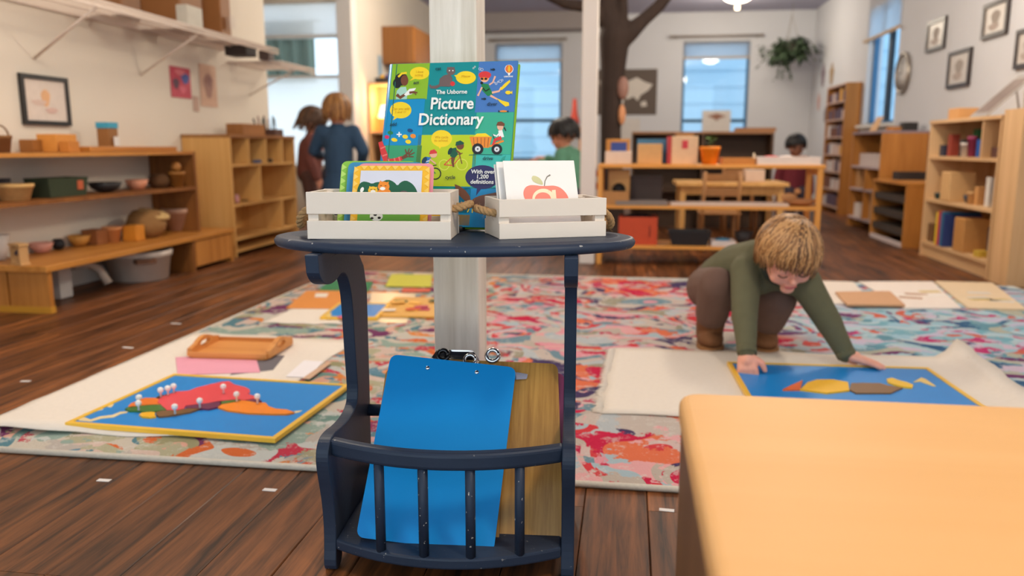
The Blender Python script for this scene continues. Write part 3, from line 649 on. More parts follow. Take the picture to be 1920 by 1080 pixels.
# cyclists
g = PR(); g.ring(482, 706, 32, 5, pc(226, 226, 90)).ring(595, 704, 34, 5, pc(226, 226, 90)).line([(482, 706), (530, 660), (585, 655), (538, 710), (482, 706)], 6, red).line([(575, 625), (595, 700)], 6, brn).line([(570, 640), (600, 632)], 5, brn).poly([(522, 605), (558, 596), (570, 640), (545, 668), (520, 650)], pc(20, 90, 60)).line([(540, 660), (536, 690), (542, 720)], [26, 16, 12], brn).oval(584, 586, 24, 24, skinA).poly([(554, 586), (558, 562), (585, 552), (608, 566), (606, 576)], pc(20, 80, 60)).line([(560, 615), (590, 640)], 10, skinA).oval(520, 620, 12, 24, pc(16, 60, 50), rot=.4)
g.ring(426, 762, 35, 7, blk).line([(345, 745), (392, 722), (428, 762)], 6, grn).line([(392, 722), (410, 712), (436, 708)], 5, blk).poly([(345, 690), (368, 655), (400, 660), (378, 712), (350, 718)], pc(40, 120, 190)).line([(352, 690), (392, 680)], 6, white).line([(350, 705), (384, 698)], 6, white).oval(415, 640, 24, 22, skinB).poly([(388, 640), (395, 616), (420, 608), (438, 626), (436, 634)], red).line([(392, 670), (430, 700)], 9, skinB).oval(358, 678, 14, 24, pc(20, 60, 90), rot=.5); g.build('cyclists_picture', book)
# eagle, starburst bubble
g = PR(); g.poly([(640, 940), (690, 905), (760, 890), (820, 878), (855, 896), (820, 916), (800, 930), (770, 960), (745, 985), (700, 985), (670, 970)], brn, sm=1).poly([(548, 828), (580, 840), (620, 870), (645, 905), (650, 930), (620, 940), (590, 912), (560, 880)], brn).poly([(585, 950), (620, 935), (640, 955), (612, 970)], white).poly([(580, 952), (596, 950), (590, 966)], yel).line([(640, 985), (630, 1006)], 6, yel).line([(660, 985), (660, 1010)], 6, yel).line([(760, 960), (772, 1000)], 10, ink); g.build('eagle_picture', book)
g = PR(); g.oval(724, 784, 108, 76, indigo, 32); g.poly([(690, 850), (722, 852), (684, 902)], indigo); g.poly([(830, 690), (850, 660), (875, 645), (858, 690), (870, 705)], pc(40, 160, 140)); g.build('badge', book)
for s_, x, y, sz, b_, m in (('The Usborne', 532, 260, .0112, .00022, white), ('Picture', 532, 355, .0315, .0007, white), ('Dictionary', 522, 455, .0315, .0007, white), ('act', 308, 198, .0092, .0001, ink), ('cat', 447, 110, .0092, .0001, ink), ('diver', 787, 334, .0095, .0001, ink), ('add', 163, 462, .0095, .0001, ink), ('arm', 236, 714, .0095, .0001, ink), ('cycle', 523, 797, .0095, .0001, ink), ('drive', 760, 678, .0095, .0001, ink), ('With over', 730, 764, .0105, .00022, white), ('1,200', 726, 795, .0105, .00022, white), ('definitions', 724, 828, .0105, .00022, white)):
    a = u_of(x, y); txt(bpl, s_, a[0], a[1], sz, m, book, .0034 if m is white else .0030, b_, xs=(.93 if sz > .02 else 1))
# easel
es = T('easel', 'small black metal easel holding the picture book', 'easel', tuple(bpl.P(BW*.55, -.002, 0)), BY)
ez = bpl.o.z-.5805
blkm = M((22, 22, 24), .5, name='black metal')
base = bpl.P(BW*.66, 0, 0)
for k_, f_ in enumerate((.20, .66)):
    c0 = bpl.P(BW*f_, 0, 0); mb = MB()
    fwv = bn
    def seg(a, b, w_=.007, h_=.004, mb=mb):
        mb.tube([a, b], [w_, w_], 4, ref=(0, 0, 1))
    z = .5845
    A = Vector((c0.x, c0.y, z))
    seg(A+fwv*.014, A-fwv*.11); seg(A+fwv*.014-Vector((0, 0, .003)), A+fwv*.014+Vector((0, 0, .03)))
    top = bpl.P(BW*f_, .19, -.026); seg(A-fwv*.027, top); seg(A-fwv*.11, top)
    mb.build('easel_arm', blkm, es, world=True)
a, b = bpl.P(BW*.20, .06, -.027), bpl.P(BW*.66, .06, -.027); MB().tube([a, b], .004, 6).build('cross_bar', blkm, es, world=True)

# ================================================================== CRATES WITH CARDS
crm = M((232, 217, 200), .6, var=.03, scale=20, bump=.05, name='white painted crate wood')
ropem = M((176, 138, 92), .95, var=.25, scale=300, bump=.5, name='jute rope')
fuzzm = M((196, 160, 112), .95, var=.2, name='jute fuzz')
def rope(parent, pts, r=.0065, turns=5):
    pts = [Vector(p) for p in pts]; mb = MB(); n = 44
    def sample(t):
        x = t*(len(pts)-1); i = min(int(x), len(pts)-2); f_ = x-i; g_ = lambda k: pts[max(0, min(len(pts)-1, k))]
        a, b, c, d = g_(i-1), g_(i), g_(i+1), g_(i+2)
        return .5*((2*b)+(c-a)*f_+(2*a-5*b+4*c-d)*f_*f_+(3*b-a-3*c+d)*f_**3)
    for s_ in range(3):
        q = []
        for i in range(n+1):
            t = i/n; p_ = sample(t); d = (sample(min(1, t+.02))-sample(max(0, t-.02))).normalized()
            a = d.orthogonal().normalized() if abs(d.y) > .9 else Vector((0, 1, 0)); a = (a-d*a.dot(d)).normalized(); b = d.cross(a)
            th = 2*math.pi*(turns*t+s_/3); q.append(p_+(a*math.cos(th)+b*math.sin(th))*r*.5)
        mb.tube(q, r*.58, 6)
    rp = mb.build('rope_handle', ropem, parent)
    fz = MB(); rg = random.Random(len(parent.name)*7+int(pts[1].x*1e4))
    for i in range(46):
        t = rg.random(); p_ = sample(t); d = Vector((rg.gauss(0, 1), rg.gauss(0, 1), rg.gauss(0, 1))).normalized(); a = p_+d*r*.8; e = d.cross(Vector((rg.random(), rg.random(), rg.random())))
        fz.tube([a, a+d*.004+e*.003, a+d*rg.uniform(.004, .010)+e*rg.uniform(.003, .009)], [.0002, .00016, .0001], 3)
    fz.build('rope_fuzz', fuzzm, rp, kind='stuff')
def crate(label, p0, p1, depth, h, left_pts, right_pts, gap=(.030, .041)):
    """p0,p1: front bottom corners in stand-local xy"""
    a = SW(p0[0], p0[1], .5802); b = SW(p1[0], p1[1], .5802); W = (b-a).length; rz = math.atan2(b.y-a.y, b.x-a.x)
    t = T('card_crate', label, 'crate', tuple(a), rz, 'white slatted crates'); th = .006
    for y0 in (0, depth-th):
        nm = 'front_slat' if y0 == 0 else 'back_slat'
        MB().box(0, W, y0, y0+th, 0, gap[0]).build(nm, crm, t, bevel=.0008); MB().box(0, W, y0, y0+th, gap[1], h).build(nm, crm, t, bevel=.0008)
    for x0 in (.0005, W-th-.0005): MB().box(x0, x0+th, th, depth-th, .0005, h-.0005).build('end_panel', crm, t, bevel=.0008)
    for x0 in (th, W-th-.012):
        for y0 in (th, depth-th-.012): MB().box(x0, x0+.012, y0, y0+.012, .001, h-.004).build('corner_block', crm, t)
    MB().box(th, W-th, th, depth-th, .0005, .005).build('bottom_panel', crm, t)
    for x0, s_ in ((0.0, -1), (W, 1)):
        pts = left_pts if s_ < 0 else right_pts
        rope(t, [(x0+s_*dx, depth*.5+dy, h*.62+dz) for dx, dy, dz in pts])
        for dy in (pts[0][1], pts[-1][1]): MB().ell((x0-s_*.012, depth*.5+dy, h*.62), (.008, .009, .009), 6).build('rope_knot', ropem, t)
    return t, a, rz, W
hang = [(-.014, -.026, 0), (.006, -.026, -.001), (.022, -.018, -.016), (.027, 0, -.030), (.022, .018, -.016), (.006, .026, -.001), (-.014, .026, 0)]
out = [(-.014, -.026, 0), (.008, -.026, .002), (.022, -.016, .006), (.026, 0, .007), (.022, .016, .006), (.008, .026, .002), (-.014, .026, 0)]
c1, c1a, c1r, c1w = crate('wide white slatted crate of picture cards on the left of the navy stand top', (-.228, -.094), (.010, -.091), .105, .077, hang, out)
c2, c2a, c2r, c2w = crate('small white slatted crate of letter cards on the right of the navy stand top', (.088, -.078), (.264, -.016), .105, .065, out, hang, (.026, .036))
def card_plane(a, rz, x, y, z, lean):
    ex = Vector((math.cos(rz), math.sin(rz), 0)); ey = Vector((-math.sin(rz), math.cos(rz), 0))
    return Plane(Vector(a)+ex*x+ey*y+Vector((0, 0, z)), ex, Vector((0, 0, 1))*math.cos(lean)+ey*math.sin(lean))
def card(label, pl, w_, h_, mat, r=.01, th=.0012, group=None, cat='card'):
    t = plane_root('picture_card' if 'picture' in label else 'letter_card', label, cat, pl, group)
    MB().prism(rounded([(0, 0), (w_, 0), (w_, h_), (0, h_)], r, 5), lambda u, v, w: (u, v, w), -th, 0).build('sheet', mat, t, fix=True); return t
lean1 = R(24)
ycard = pc(246, 186, 40); gcard = pc(140, 196, 70); pcard = pc(236, 150, 160); bcard = pc(60, 140, 180)
cards = (('green-edged picture card at the back left of the wide crate', .036, .066, gcard, .118), ('blue-edged picture card between the green and yellow cards in the wide crate', .050, .058, bcard, .116), ('pink-edged picture card peeping out right of the yellow card', .069, .052, pcard, .114))
for lb, x, y, m, h_ in cards:
    pl = card_plane(c1a, c1r, x, y-.024, .0065, lean1); t = card(lb, pl, .131, h_+.012, m, .012, group='picture cards in the wide crate')
    if m is gcard:
        g = Print(pl); lt = pc(186, 222, 110)
        for i in range(9): g.poly([(.001, .012+i*.0125), (.010, .018+i*.0125), (.001, .0245+i*.0125)], lt, px=False)
        g.poly([(.014, .012), (.13, .012), (.13, .117), (.014, .117)], pc(80, 110, 90), px=False); g.build('border_print', t)
pl = card_plane(c1a, c1r, .064, .020, .0065, lean1)
t = card('yellow-bordered picture card of two cats at the front of the wide crate', pl, .131, .122, ycard, .012, group='picture cards in the wide crate')
ZC = lambda x, y: (500+x/5.05, 290+y/5.05)
g = Print(pl, ZC); lt = pc(252, 206, 96)
for i in range(9): g.poly([(.001, .008+i*.0125), (.009, .014+i*.0125), (.001, .0205+i*.0125)], lt, px=False); g.poly([(.130, .008+i*.0125), (.122, .014+i*.0125), (.130, .0205+i*.0125)], lt, px=False)
for i in range(8): g.poly([(.012+i*.0133, .1215), (.018+i*.0133, .114), (.0245+i*.0133, .1215)], lt, px=False)
g.poly([(.0125, .010), (.118, .010), (.118, .1125), (.0125, .1125)], pc(214, 214, 224), px=False)
g.poly([(.0125, .010), (.118, .010), (.118, .058), (.0125, .058)], pc(110, 176, 66), px=False)
dg = pc(30, 92, 62)
g.poly([(850, 400), (870, 290), (910, 255), (960, 262), (1000, 280), (1040, 262), (1090, 262), (1150, 235), (1210, 262), (1240, 300), (1270, 262), (1320, 245), (1370, 270), (1400, 300), (1425, 345), (1435, 400)], dg, sm=1)
yc = pc(244, 190, 50); oc = pc(240, 140, 40)
g.oval(905, 335, 16, 26, white, rot=.4).oval(1110, 305, 55, 48, oc).poly([(1062, 285), (1078, 245), (1105, 270)], oc).poly([(1120, 268), (1160, 258), (1150, 300)], oc).oval(1115, 360, 62, 40, oc).oval(1008, 342, 46, 38, yc).poly([(970, 325), (976, 300), (1000, 315)], yc).poly([(1024, 312), (1050, 308), (1046, 335)], yc).oval(1100, 325, 26, 16, white).oval(1010, 352, 24, 13, white).line([(1078, 300), (1092, 296)], 5, blk).line([(1120, 298), (1136, 300)], 5, blk).line([(985, 335), (1000, 332)], 5, blk).line([(1018, 332), (1032, 336)], 5, blk).oval(1300, 370, 44, 24, gry)
g.oval(1040, 588, 62, 44, white, 24).oval(1030, 572, 17, 13, blk).oval(1000, 606, 15, 11, blk).oval(1068, 602, 16, 11, blk).build('cats_picture', t)
# letter cards
lean2 = R(22); cream = M((244, 238, 230), .6, var=.02, name='white card stock'); gr2 = 'letter cards in the small crate'
t = card('letter card standing behind the apple card in the small crate', card_plane(c2a, c2r, .016, .060-.022, .0065, lean2), .128, .127, cream, .001, .001, gr2)
t = card('rear letter card edging out left in the small crate', card_plane(c2a, c2r, .013, .066-.022, .0065, lean2), .128, .122, M((226, 220, 212), .6, var=.02, name='white card stock b'), .001, .001, gr2)
pl = card_plane(c2a, c2r, .024, .022, .0065, lean2)
t = card('white letter card with a red apple and the letter a in the small crate', pl, .128, .129, cream, .001, .001, gr2)
AC = lambda x, y: (840+x/5.05, 290+y/5.05); g = Print(pl, AC)
g.poly([(760, 470), (725, 420), (710, 365), (725, 315), (765, 290), (820, 288), (880, 298), (940, 296), (1010, 292), (1070, 315), (1120, 365), (1145, 420), (1138, 470), (1110, 520), (1050, 560), (930, 565), (830, 540)], pc(240, 110, 88), sm=2)
g.line([(912, 298), (918, 250), (938, 210), (968, 192)], [8, 9, 11, 15], pc(100, 92, 80)).poly([(795, 205), (815, 198), (860, 215), (892, 250), (902, 290), (860, 280), (815, 262), (790, 235)], pc(190, 186, 130), sm=2)
ac = pc(250, 220, 180)
g.line([(900+90*math.cos(a), 418+78*math.sin(a)) for a in [2*math.pi*i/28-1.0 for i in range(29)]], [28+8*math.cos(2*math.pi*i/28) for i in range(29)], ac).line([(1000, 335), (1006, 400), (1022, 500)], 36, ac).build('apple_picture', t)

# ================================================================== WORK MATS, PUZZLES AND PAPERS ON THE RUG
canvas = M((230, 220, 206), .9, var=.05, scale=60, bump=.25, name='canvas mat')
def mat_sheet(name, label, pts, z, cat='mat', m=canvas, curl=None, th=.004, nx=36, ny=14, group='canvas work mats'):
    """pts: four floor corners (world xy) a,b,c,d ; soft sheet with gentle waves"""
    a, b, c, d = [Vector((p[0], p[1])) for p in pts]; cc = (a+b+c+d)/4; mb = MB(); vs = []
    top = []
    for j in range(ny+1):
        for i in range(nx+1):
            s_, t_ = i/nx, j/ny; p = (a*(1-s_)+b*s_)*(1-t_)+(d*(1-s_)+c*s_)*t_
            zz = z+th+.0025*max(0, math.sin(s_*9+t_*4))*(1 if (t_ < .02 or t_ > .98 or s_ < .02 or s_ > .98) else .25)
            if curl: zz += curl(s_, t_)
            p = p+Vector((.006*math.sin(t_*23), .006*math.sin(s_*17)))*(1 if s_ in (0, 1) or t_ in (0, 1) else 0)
            top.append((p.x, p.y, zz))
    K = (nx+1)*(ny+1); vs = top+[(x, y, zz-th*.8) for x, y, zz in top]; idx = lambda i, j: j*(nx+1)+i; fs = []
    for j in range(ny):
        for i in range(nx):
            q = (idx(i, j), idx(i+1, j), idx(i+1, j+1), idx(i, j+1)); fs.append(q); fs.append(tuple(K+v for v in q[::-1]))
    ed = [idx(i, 0) for i in range(nx+1)]+[idx(nx, j) for j in range(1, ny+1)]+[idx(i, ny) for i in range(nx-1, -1, -1)]+[idx(0, j) for j in range(ny-1, 0, -1)]
    for i in range(len(ed)): p_, q_ = ed[i], ed[(i+1) % len(ed)]; fs.append((p_, K+p_, K+q_, q_))
    mb.add([(x-cc.x, y-cc.y, zz) for x, y, zz in vs], fs, 0, True)
    return tag(mb.build(name, m, loc=(cc.x, cc.y, 0), fix=True), label, cat, group)
mL = [AZ(*p, RZ) for p in ((-40, 822), (425, 832), (655, 642), (378, 628))]
mL = [(-1.66, 1.735), (-.985, 1.775), (-1.0, 2.80), (-1.655, 2.84)]
mat_sheet('work_mat', 'long white canvas mat under the South America puzzle at the left', mL, RZ, curl=lambda s, t: .012*max(0, 1-t*7)*max(0, math.sin(s*5+.6)))
mR = [(-.06, 2.10), (1.13, 2.10), (1.13, 2.86), (-.035, 2.83)]
mr_ = mat_sheet('work_mat', 'white canvas mat the crouching child works on', mR, RZ, curl=lambda s, t: .05*max(0, (s-.93)/.07)**2*(.35+t)*(1 if s > .93 else 0))
fr = MB(); rg = random.Random(5)
for i in range(70):
    y = 2.11+i*.0102; x = -.06+.025*(y-2.1)/.73
    fr.tube([(x+.004, y, RZ+.003), (x-.012, y+rg.uniform(-.004, .004), RZ+.004), (x-rg.uniform(.018, .03), y+rg.uniform(-.008, .008), RZ+.002)], [.0035, .003, .001], 4)
o = fr.build('fringe', canvas, mr_, kind='stuff'); o.matrix_parent_inverse = Matrix.Translation(mr_.location).inverted()
MB()
# puzzle map boards
pyel = M((240, 190, 60), .4, var=.05, name='yellow board frame'); pblu = M((0, 136, 216), .38, var=.05, name='blue puzzle field')
knobm = M((244, 240, 234), .3, name='white knob')
def frame_board(label, c, th0, thick=.012, border=.014, z=RZ+.005, field=pblu, frame=pyel, group='wooden puzzle maps', name='puzzle_map'):
    a, b, cc, d = [Vector((p[0], p[1])) for p in c]; ctr = (a+b+cc+d)/4; u = (b-a).normalized(); W = ((b-a).length+(cc-d).length)/2; Hh = ((d-a).length+(cc-b).length)/2
    rz = math.atan2(u.y, u.x); t = T(name, label, 'puzzle', (ctr.x, ctr.y, z), rz, group); w2, h2 = W/2, Hh/2
    MB().box(-w2+.003, w2-.003, -h2+.003, h2-.003, 0, thick-.003).build('field', field, t)
    for x0, x1, y0, y1 in ((-w2, w2, -h2, -h2+border), (-w2, w2, h2-border, h2), (-w2, -w2+border, -h2+border, h2-border), (w2-border, w2, -h2+border, h2-border)): MB().box(x0, x1, y0, y1, 0, thick).build('frame_strip', frame, t, bevel=.001)
    mt = Matrix.Translation((ctr.x, ctr.y, z)) @ Matrix.Rotation(rz, 4, 'Z')
    return t, mt, thick-.003
def piece(t, mt, z0, pxs, m, knob=None, h=.005, px=None):
    inv = mt.inverted(); zz = (mt @ Vector((0, 0, z0+h))).z
    pts = [inv @ AZ(*(px(*p) if px else p), zz) for p in pxs]; poly = [(p.x, p.y) for p in pts]
    o = MB().prism(poly, lambda u, v, w: (u, v, w), z0, z0+h).build('puzzle_piece', m, t, fix=True)
    if knob:
        k = inv @ AZ(*(px(*knob) if px else knob), zz)
        MB().lathe([(.003, 0), (.0025, .012), (.0065, .014), (.0085, .019), (.0075, .025), (.003, .028)], 12, (k.x, k.y, z0+h)).build('knob', knobm, o)
    return o
SP = lambda x, y: (100+x/3.4286, 680+y/3.4286)
pz = [AZ(*p, RZ+.017) for p in ((118, 792), (522, 823), (652, 719), (326, 701))]
t, mt, z0 = frame_board('blue South America puzzle map with yellow frame and white knobs', pz, 0)
pm_ = lambda *c: M(c, .35, var=.05, name='painted puzzle piece')
PC = [([(680, 230), (700, 215), (790, 185), (870, 180), (920, 160), (1000, 140), (1080, 122), (1130, 118), (1165, 140), (1230, 155), (1260, 170), (1265, 185), (1250, 200), (1300, 215), (1310, 228), (1230, 240), (1190, 235), (1120, 240), (1060, 245), (990, 260), (930, 265), (850, 275), (840, 295), (790, 305), (730, 303), (700, 285), (690, 265), (670, 255)], (232, 74, 84), (1095, 197)),
      ([(480, 280), (500, 260), (550, 240), (590, 225), (650, 225), (680, 232), (668, 257), (688, 267), (600, 269), (540, 277), (500, 289)], (240, 122, 32), (553, 268)),
      ([(460, 295), (480, 284), (560, 277), (640, 270), (690, 270), (725, 300), (690, 305), (640, 313), (600, 316), (550, 308), (490, 308)], (62, 116, 44), (550, 306)),
      ([(550, 332), (570, 320), (630, 315), (655, 318), (650, 332), (660, 345), (620, 350), (570, 345)], (244, 182, 20), None),
      ([(660, 316), (700, 307), (740, 306), (800, 307), (860, 293), (940, 295), (880, 316), (800, 330), (740, 340), (680, 345), (662, 335)], (120, 84, 44), (783, 330)),
      ([(855, 277), (940, 267), (1060, 250), (1085, 250), (1058, 283), (1000, 297), (900, 291), (855, 290)], (104, 40, 80), (943, 290)),
      ([(1065, 250), (1120, 243), (1185, 238), (1205, 242), (1150, 253), (1085, 264)], (62, 116, 44), (1180, 248)),
      ([(1240, 242), (1318, 230), (1340, 246), (1280, 250)], (104, 40, 80), (1313, 262)),
      ([(1057, 285), (1082, 268), (1150, 256), (1210, 242), (1250, 245), (1300, 255), (1365, 257), (1385, 280), (1430, 295), (1500, 300), (1550, 318), (1500, 328), (1400, 328), (1250, 322), (1120, 305)], (248, 138, 22), None),
      ([(660, 222), (690, 208), (712, 206), (700, 213), (682, 226)], (90, 60, 40), (692, 220)), ([(718, 205), (740, 198), (756, 198), (742, 206)], (70, 100, 50), (738, 208)), ([(760, 196), (780, 185), (796, 184), (784, 192)], (90, 40, 60), (775, 194))]
for pts, col, kn in PC: piece(t, mt, z0, pts, pm_(*col), kn, px=SP)
for pts in ([(150, 360), (200, 350), (240, 365), (300, 345), (380, 335), (430, 315), (480, 312), (470, 322), (430, 330), (390, 350), (310, 358), (240, 378), (170, 372)], [(190, 328), (260, 305), (320, 290), (318, 300), (250, 318)], [(342, 272), (370, 262), (390, 266), (372, 286), (350, 284)], [(1550, 312), (1600, 306), (1580, 318), (1555, 324)]):
    piece(t, mt, z0, pts, pm_(236, 214, 160), None, .001, SP).name = 'land_print'
# right puzzle (Africa side of a world map), partly behind the near cabinet
pz = [(.345, 2.20), (.985, 2.22), (.975, 2.665), (.345, 2.645)]
t, mt, z0 = frame_board('blue puzzle map with yellow and brown land under the crouching child\'s hands', pz, 0)
RP = lambda x, y: (1500+x/4, 490+y/4)
for pts, col in (([(-130, 960), (-60, 925), (20, 890), (0, 960)], (236, 110, 50)), ([(0, 960), (60, 905), (130, 885), (250, 885), (360, 905), (370, 965), (200, 985)], (248, 190, 20)), ([(372, 960), (385, 912), (480, 910), (600, 912), (660, 930), (770, 945), (680, 985), (420, 985)], (132, 94, 50)), ([(650, 880), (690, 872), (740, 890), (800, 905), (850, 925), (840, 945), (780, 940), (700, 920), (660, 905)], (244, 196, 40))):
    piece(t, mt, z0, pts, pm_(*col), None, px=RP)
piece(t, mt, z0, [(850, 905), (900, 900), (1000, 935), (1020, 935), (940, 880), (910, 870)], pm_(238, 206, 120), None, .0015, RP)
# far-left cluster on the rug
mat_sheet('work_mat', 'white canvas mat under the papers at the far left of the rug', [tuple(AZ(*p, RZ))[:2] for p in ((492, 607), (640, 609), (655, 577), (560, 574))], RZ, nx=16, ny=8)
def sheet(name, label, cat, pxs, m, z=RZ+.006, th=.0015, group=None, r=0):
    pts = [AZ(*p, z) for p in pxs]; c = sum(pts, Vector())/len(pts); poly = [(p.x-c.x, p.y-c.y) for p in pts]
    if r: poly = rounded(poly, r, 3)
    return tag(MB().prism(poly, lambda u, v, w: (u, v, w), 0, th).build(name, m, loc=(c.x, c.y, z-.0008), fix=True), label, cat, group)
pap = lambda r, g, b: M((r, g, b), .7, var=.03, name='paper')
pz = [tuple(AZ(*p, RZ+.016))[:2] for p in ((592, 607), (808, 609), (812, 568), (628, 566))]
t, mt, z0 = frame_board('small blue puzzle map with yellow frame beyond the curved stand leg', [(-1.27, 3.125), (-1.03, 3.15), (-1.05, 3.46), (-1.29, 3.435)], 0)
piece(t, mt, z0, [(632, 594), (650, 589), (662, 590), (655, 597)], pm_(226, 90, 110))
piece(t, mt, z0, [(610, 592), (616, 584), (622, 588), (617, 598)], pm_(236, 206, 120), None, .001)
sheet('paper_folder', 'orange paper folder lying at the far left of the rug', 'paper', [(536, 578), (640, 579), (665, 545), (575, 545)], pap(222, 142, 62))
sheet('paper_label', 'small white label on the orange folder', 'paper', [(590, 557), (612, 557), (616, 550), (592, 550)], pap(236, 226, 210), RZ+.0085)
sheet('paper_folder', 'green paper folder behind the orange folder on the rug', 'paper', [(596, 545), (690, 546), (700, 528), (618, 526)], pap(40, 126, 76))
sheet('paper_sheet', 'lime yellow paper sheet at the back of the rug beside the cream post', 'paper', [(722, 537), (808, 538), (810, 515), (734, 514)], pap(206, 202, 60))
sheet('paper_sheet', 'cream paper sheet glinting left of the yellow tray', 'paper', [(688, 603), (762, 606), (780, 550), (696, 548)], M((240, 224, 190), .25, var=.05, name='glossy sheet'), RZ+.002)
tr = T('card_tray', 'yellow tray of picture cards on the rug beside the cream post', 'tray', tuple(AZ(770, 590, RZ))[:2]+(RZ+.004,), R(3))
MB().box(-.15, .12, -.08, .34, 0, .008).build('tray_base', M((222, 166, 70), .5, name='yellow tray'), tr)
rg = random.Random(11)
for i in range(11):
    x = rg.uniform(-.11, .07); y = rg.uniform(0, .27); c = rg.choice([(226, 100, 60), (240, 230, 214), (90, 60, 60), (250, 190, 90), (190, 60, 90), (60, 90, 60)])
    MB().box(-.03, .03, -.02, .02, 0, .002).build('picture_card', pap(*c), tr, loc=(x, y, .008+i*.0008), rot=(0, 0, rg.uniform(-.5, .5)))
sheet('paper_strip', 'red and yellow paper strip behind the yellow tray', 'paper', [(752, 548), (806, 547), (808, 541), (756, 541)], pap(214, 90, 60))
# wooden tray, papers on the left mat
tz = RZ+.006; p = AZ(455, 660, tz); tr = T('wooden_tray', 'orange wooden tray with two cut-out handles on the left mat', 'tray', (p.x, p.y, tz), R(2))
ow = wood((206, 134, 66), (226, 158, 88), 'x', .45, 4, name='orange wood tray')
MB().prism(rounded([(-.15, -.10), (.13, -.10), (.13, .13), (-.15, .13)], .02), lambda u, v, w: (u, v, w), 0, .010).build('tray_base', ow, tr, fix=True)
for sx in (-.15, .13):
    N = 10; arch = [(-.09+.21*i/N, .012+.042*math.sin(math.pi*i/N)) for i in range(N+1)]; hole = [(.015+.05*math.cos(a)*.8, .03+.011*math.sin(a)) for a in [2*math.pi*i/16 for i in range(16)]]
    bm = bmesh.new()
    # end with a slot: two halves around the hole
    up = [p_ for p_ in arch]; 
    mb = MB(); hz = .030; e = .04
    outer = [(-.09, .004)]+arch+[(.12, .004)]
    ho = [(.015-e, hz), (.015-e*.6, hz+.009), (.015+e*.6, hz+.009), (.015+e, hz)]; hu = [(.015-e, hz), (.015-e*.6, hz-.009), (.015+e*.6, hz-.009), (.015+e, hz)]
    topp = [q for q in arch if q[1] >= .03]; 
    mb.prism([(-.086, hz)]+[q for q in arch if q[1] > hz]+[(.116, hz)]+ho[::-1], lambda u, v, w: (sx+w, u, v), -.008, .008)
    mb.prism([(-.09, .004), (.12, .004), (.116, hz)]+hu[::-1]+[(-.086, hz)], lambda u, v, w: (sx+w, u, v), -.008, .008)
    mb.build('tray_handle', ow, tr, fix=True)
for y_ in (-.10, .125): MB().box(-.15, .13, y_-.004, y_+.004, .008, .022).build('tray_side', ow, tr)
sheet('paper_sheet', 'pink paper sheet on the left mat behind the big puzzle', 'paper', [(333, 703), (488, 698), (478, 664), (329, 670)], pap(232, 160, 180), tz)
sheet('paper_sheet', 'slate grey paper partly under the pink sheet', 'paper', [(430, 704), (512, 694), (534, 667), (482, 664)], pap(104, 100, 106), tz-.002)
sheet('paper_sheet', 'white paper slip on the right end of the left mat', 'paper', [(536, 706), (578, 708), (606, 678), (570, 676)], pap(240, 236, 238), tz)
sheet('paper_strip', 'tan paper strip at the right end of the left mat', 'paper', [(566, 710), (580, 711), (622, 680), (612, 679)], pap(206, 170, 140), tz+.002)
# far-right row of boards on the rug
for i, (lb, px, col, th) in enumerate((('white mat of cards at the far right of the rug nearest the child', ((1535, 528), (1560, 570), (1640, 574), (1600, 530)), (230, 218, 204), .006), ('tan wooden board lying on the far right cards', ((1566, 550), (1588, 574), (1697, 575), (1668, 549)), (206, 158, 116), .010), ('white book of sheets between the tan boards on the rug', ((1610, 530), (1696, 580), (1802, 580), (1748, 530)), (236, 224, 212), .008), ('cream card board at the far right edge of the rug', ((1752, 530), (1815, 580), (1925, 583), (1860, 533)), (228, 204, 168), .010))):
    b = sheet('sheet_stack', lb, 'board', px, M(col, .7, var=.06, scale=30, name='card stock'), RZ+.001+(.008 if 'tan wooden' in lb else 0), th, 'boards at the back right of the rug')
    if i in (2, 3):
        rg = random.Random(i)
        for k in range(5): MB().box(-.05, .05, -.02, .02, 0, .002).build('picture_card', pap(*rg.choice([(240, 232, 220), (214, 190, 120), (190, 150, 120), (220, 214, 206)])), b, loc=(rg.uniform(-.1, .1), rg.uniform(-.22, .22), th), rot=(0, 0, rg.uniform(-.3, .3)))
# tape marks on the floor
tape = M((226, 220, 214), .6, name='white tape')
for i, (x, y) in enumerate(((195, 901), (506, 919), (1250, 957), (330, 607), (48, 715), (240, 652))):
    p = AZ(x, y); L = .015 if y > 700 else .022
    lb = ('white tape mark on the planks nearest the left frame edge in front of the rug', 'white tape mark on the planks just left of the navy stand', 'white tape mark on the planks between stand and near cabinet', 'white tape mark on the planks beyond the left mat', 'white tape mark on the planks left of the left mat', 'white tape mark on the planks halfway along the left mat')[i]
    tag(MB().box(-L, L, -.006, .006, 0, .0012).build('tape_mark', tape, loc=(p.x, p.y, .0001), rot=(0, 0, rr.uniform(-.15, .15))), lb, 'tape', 'white tape marks on the floor')

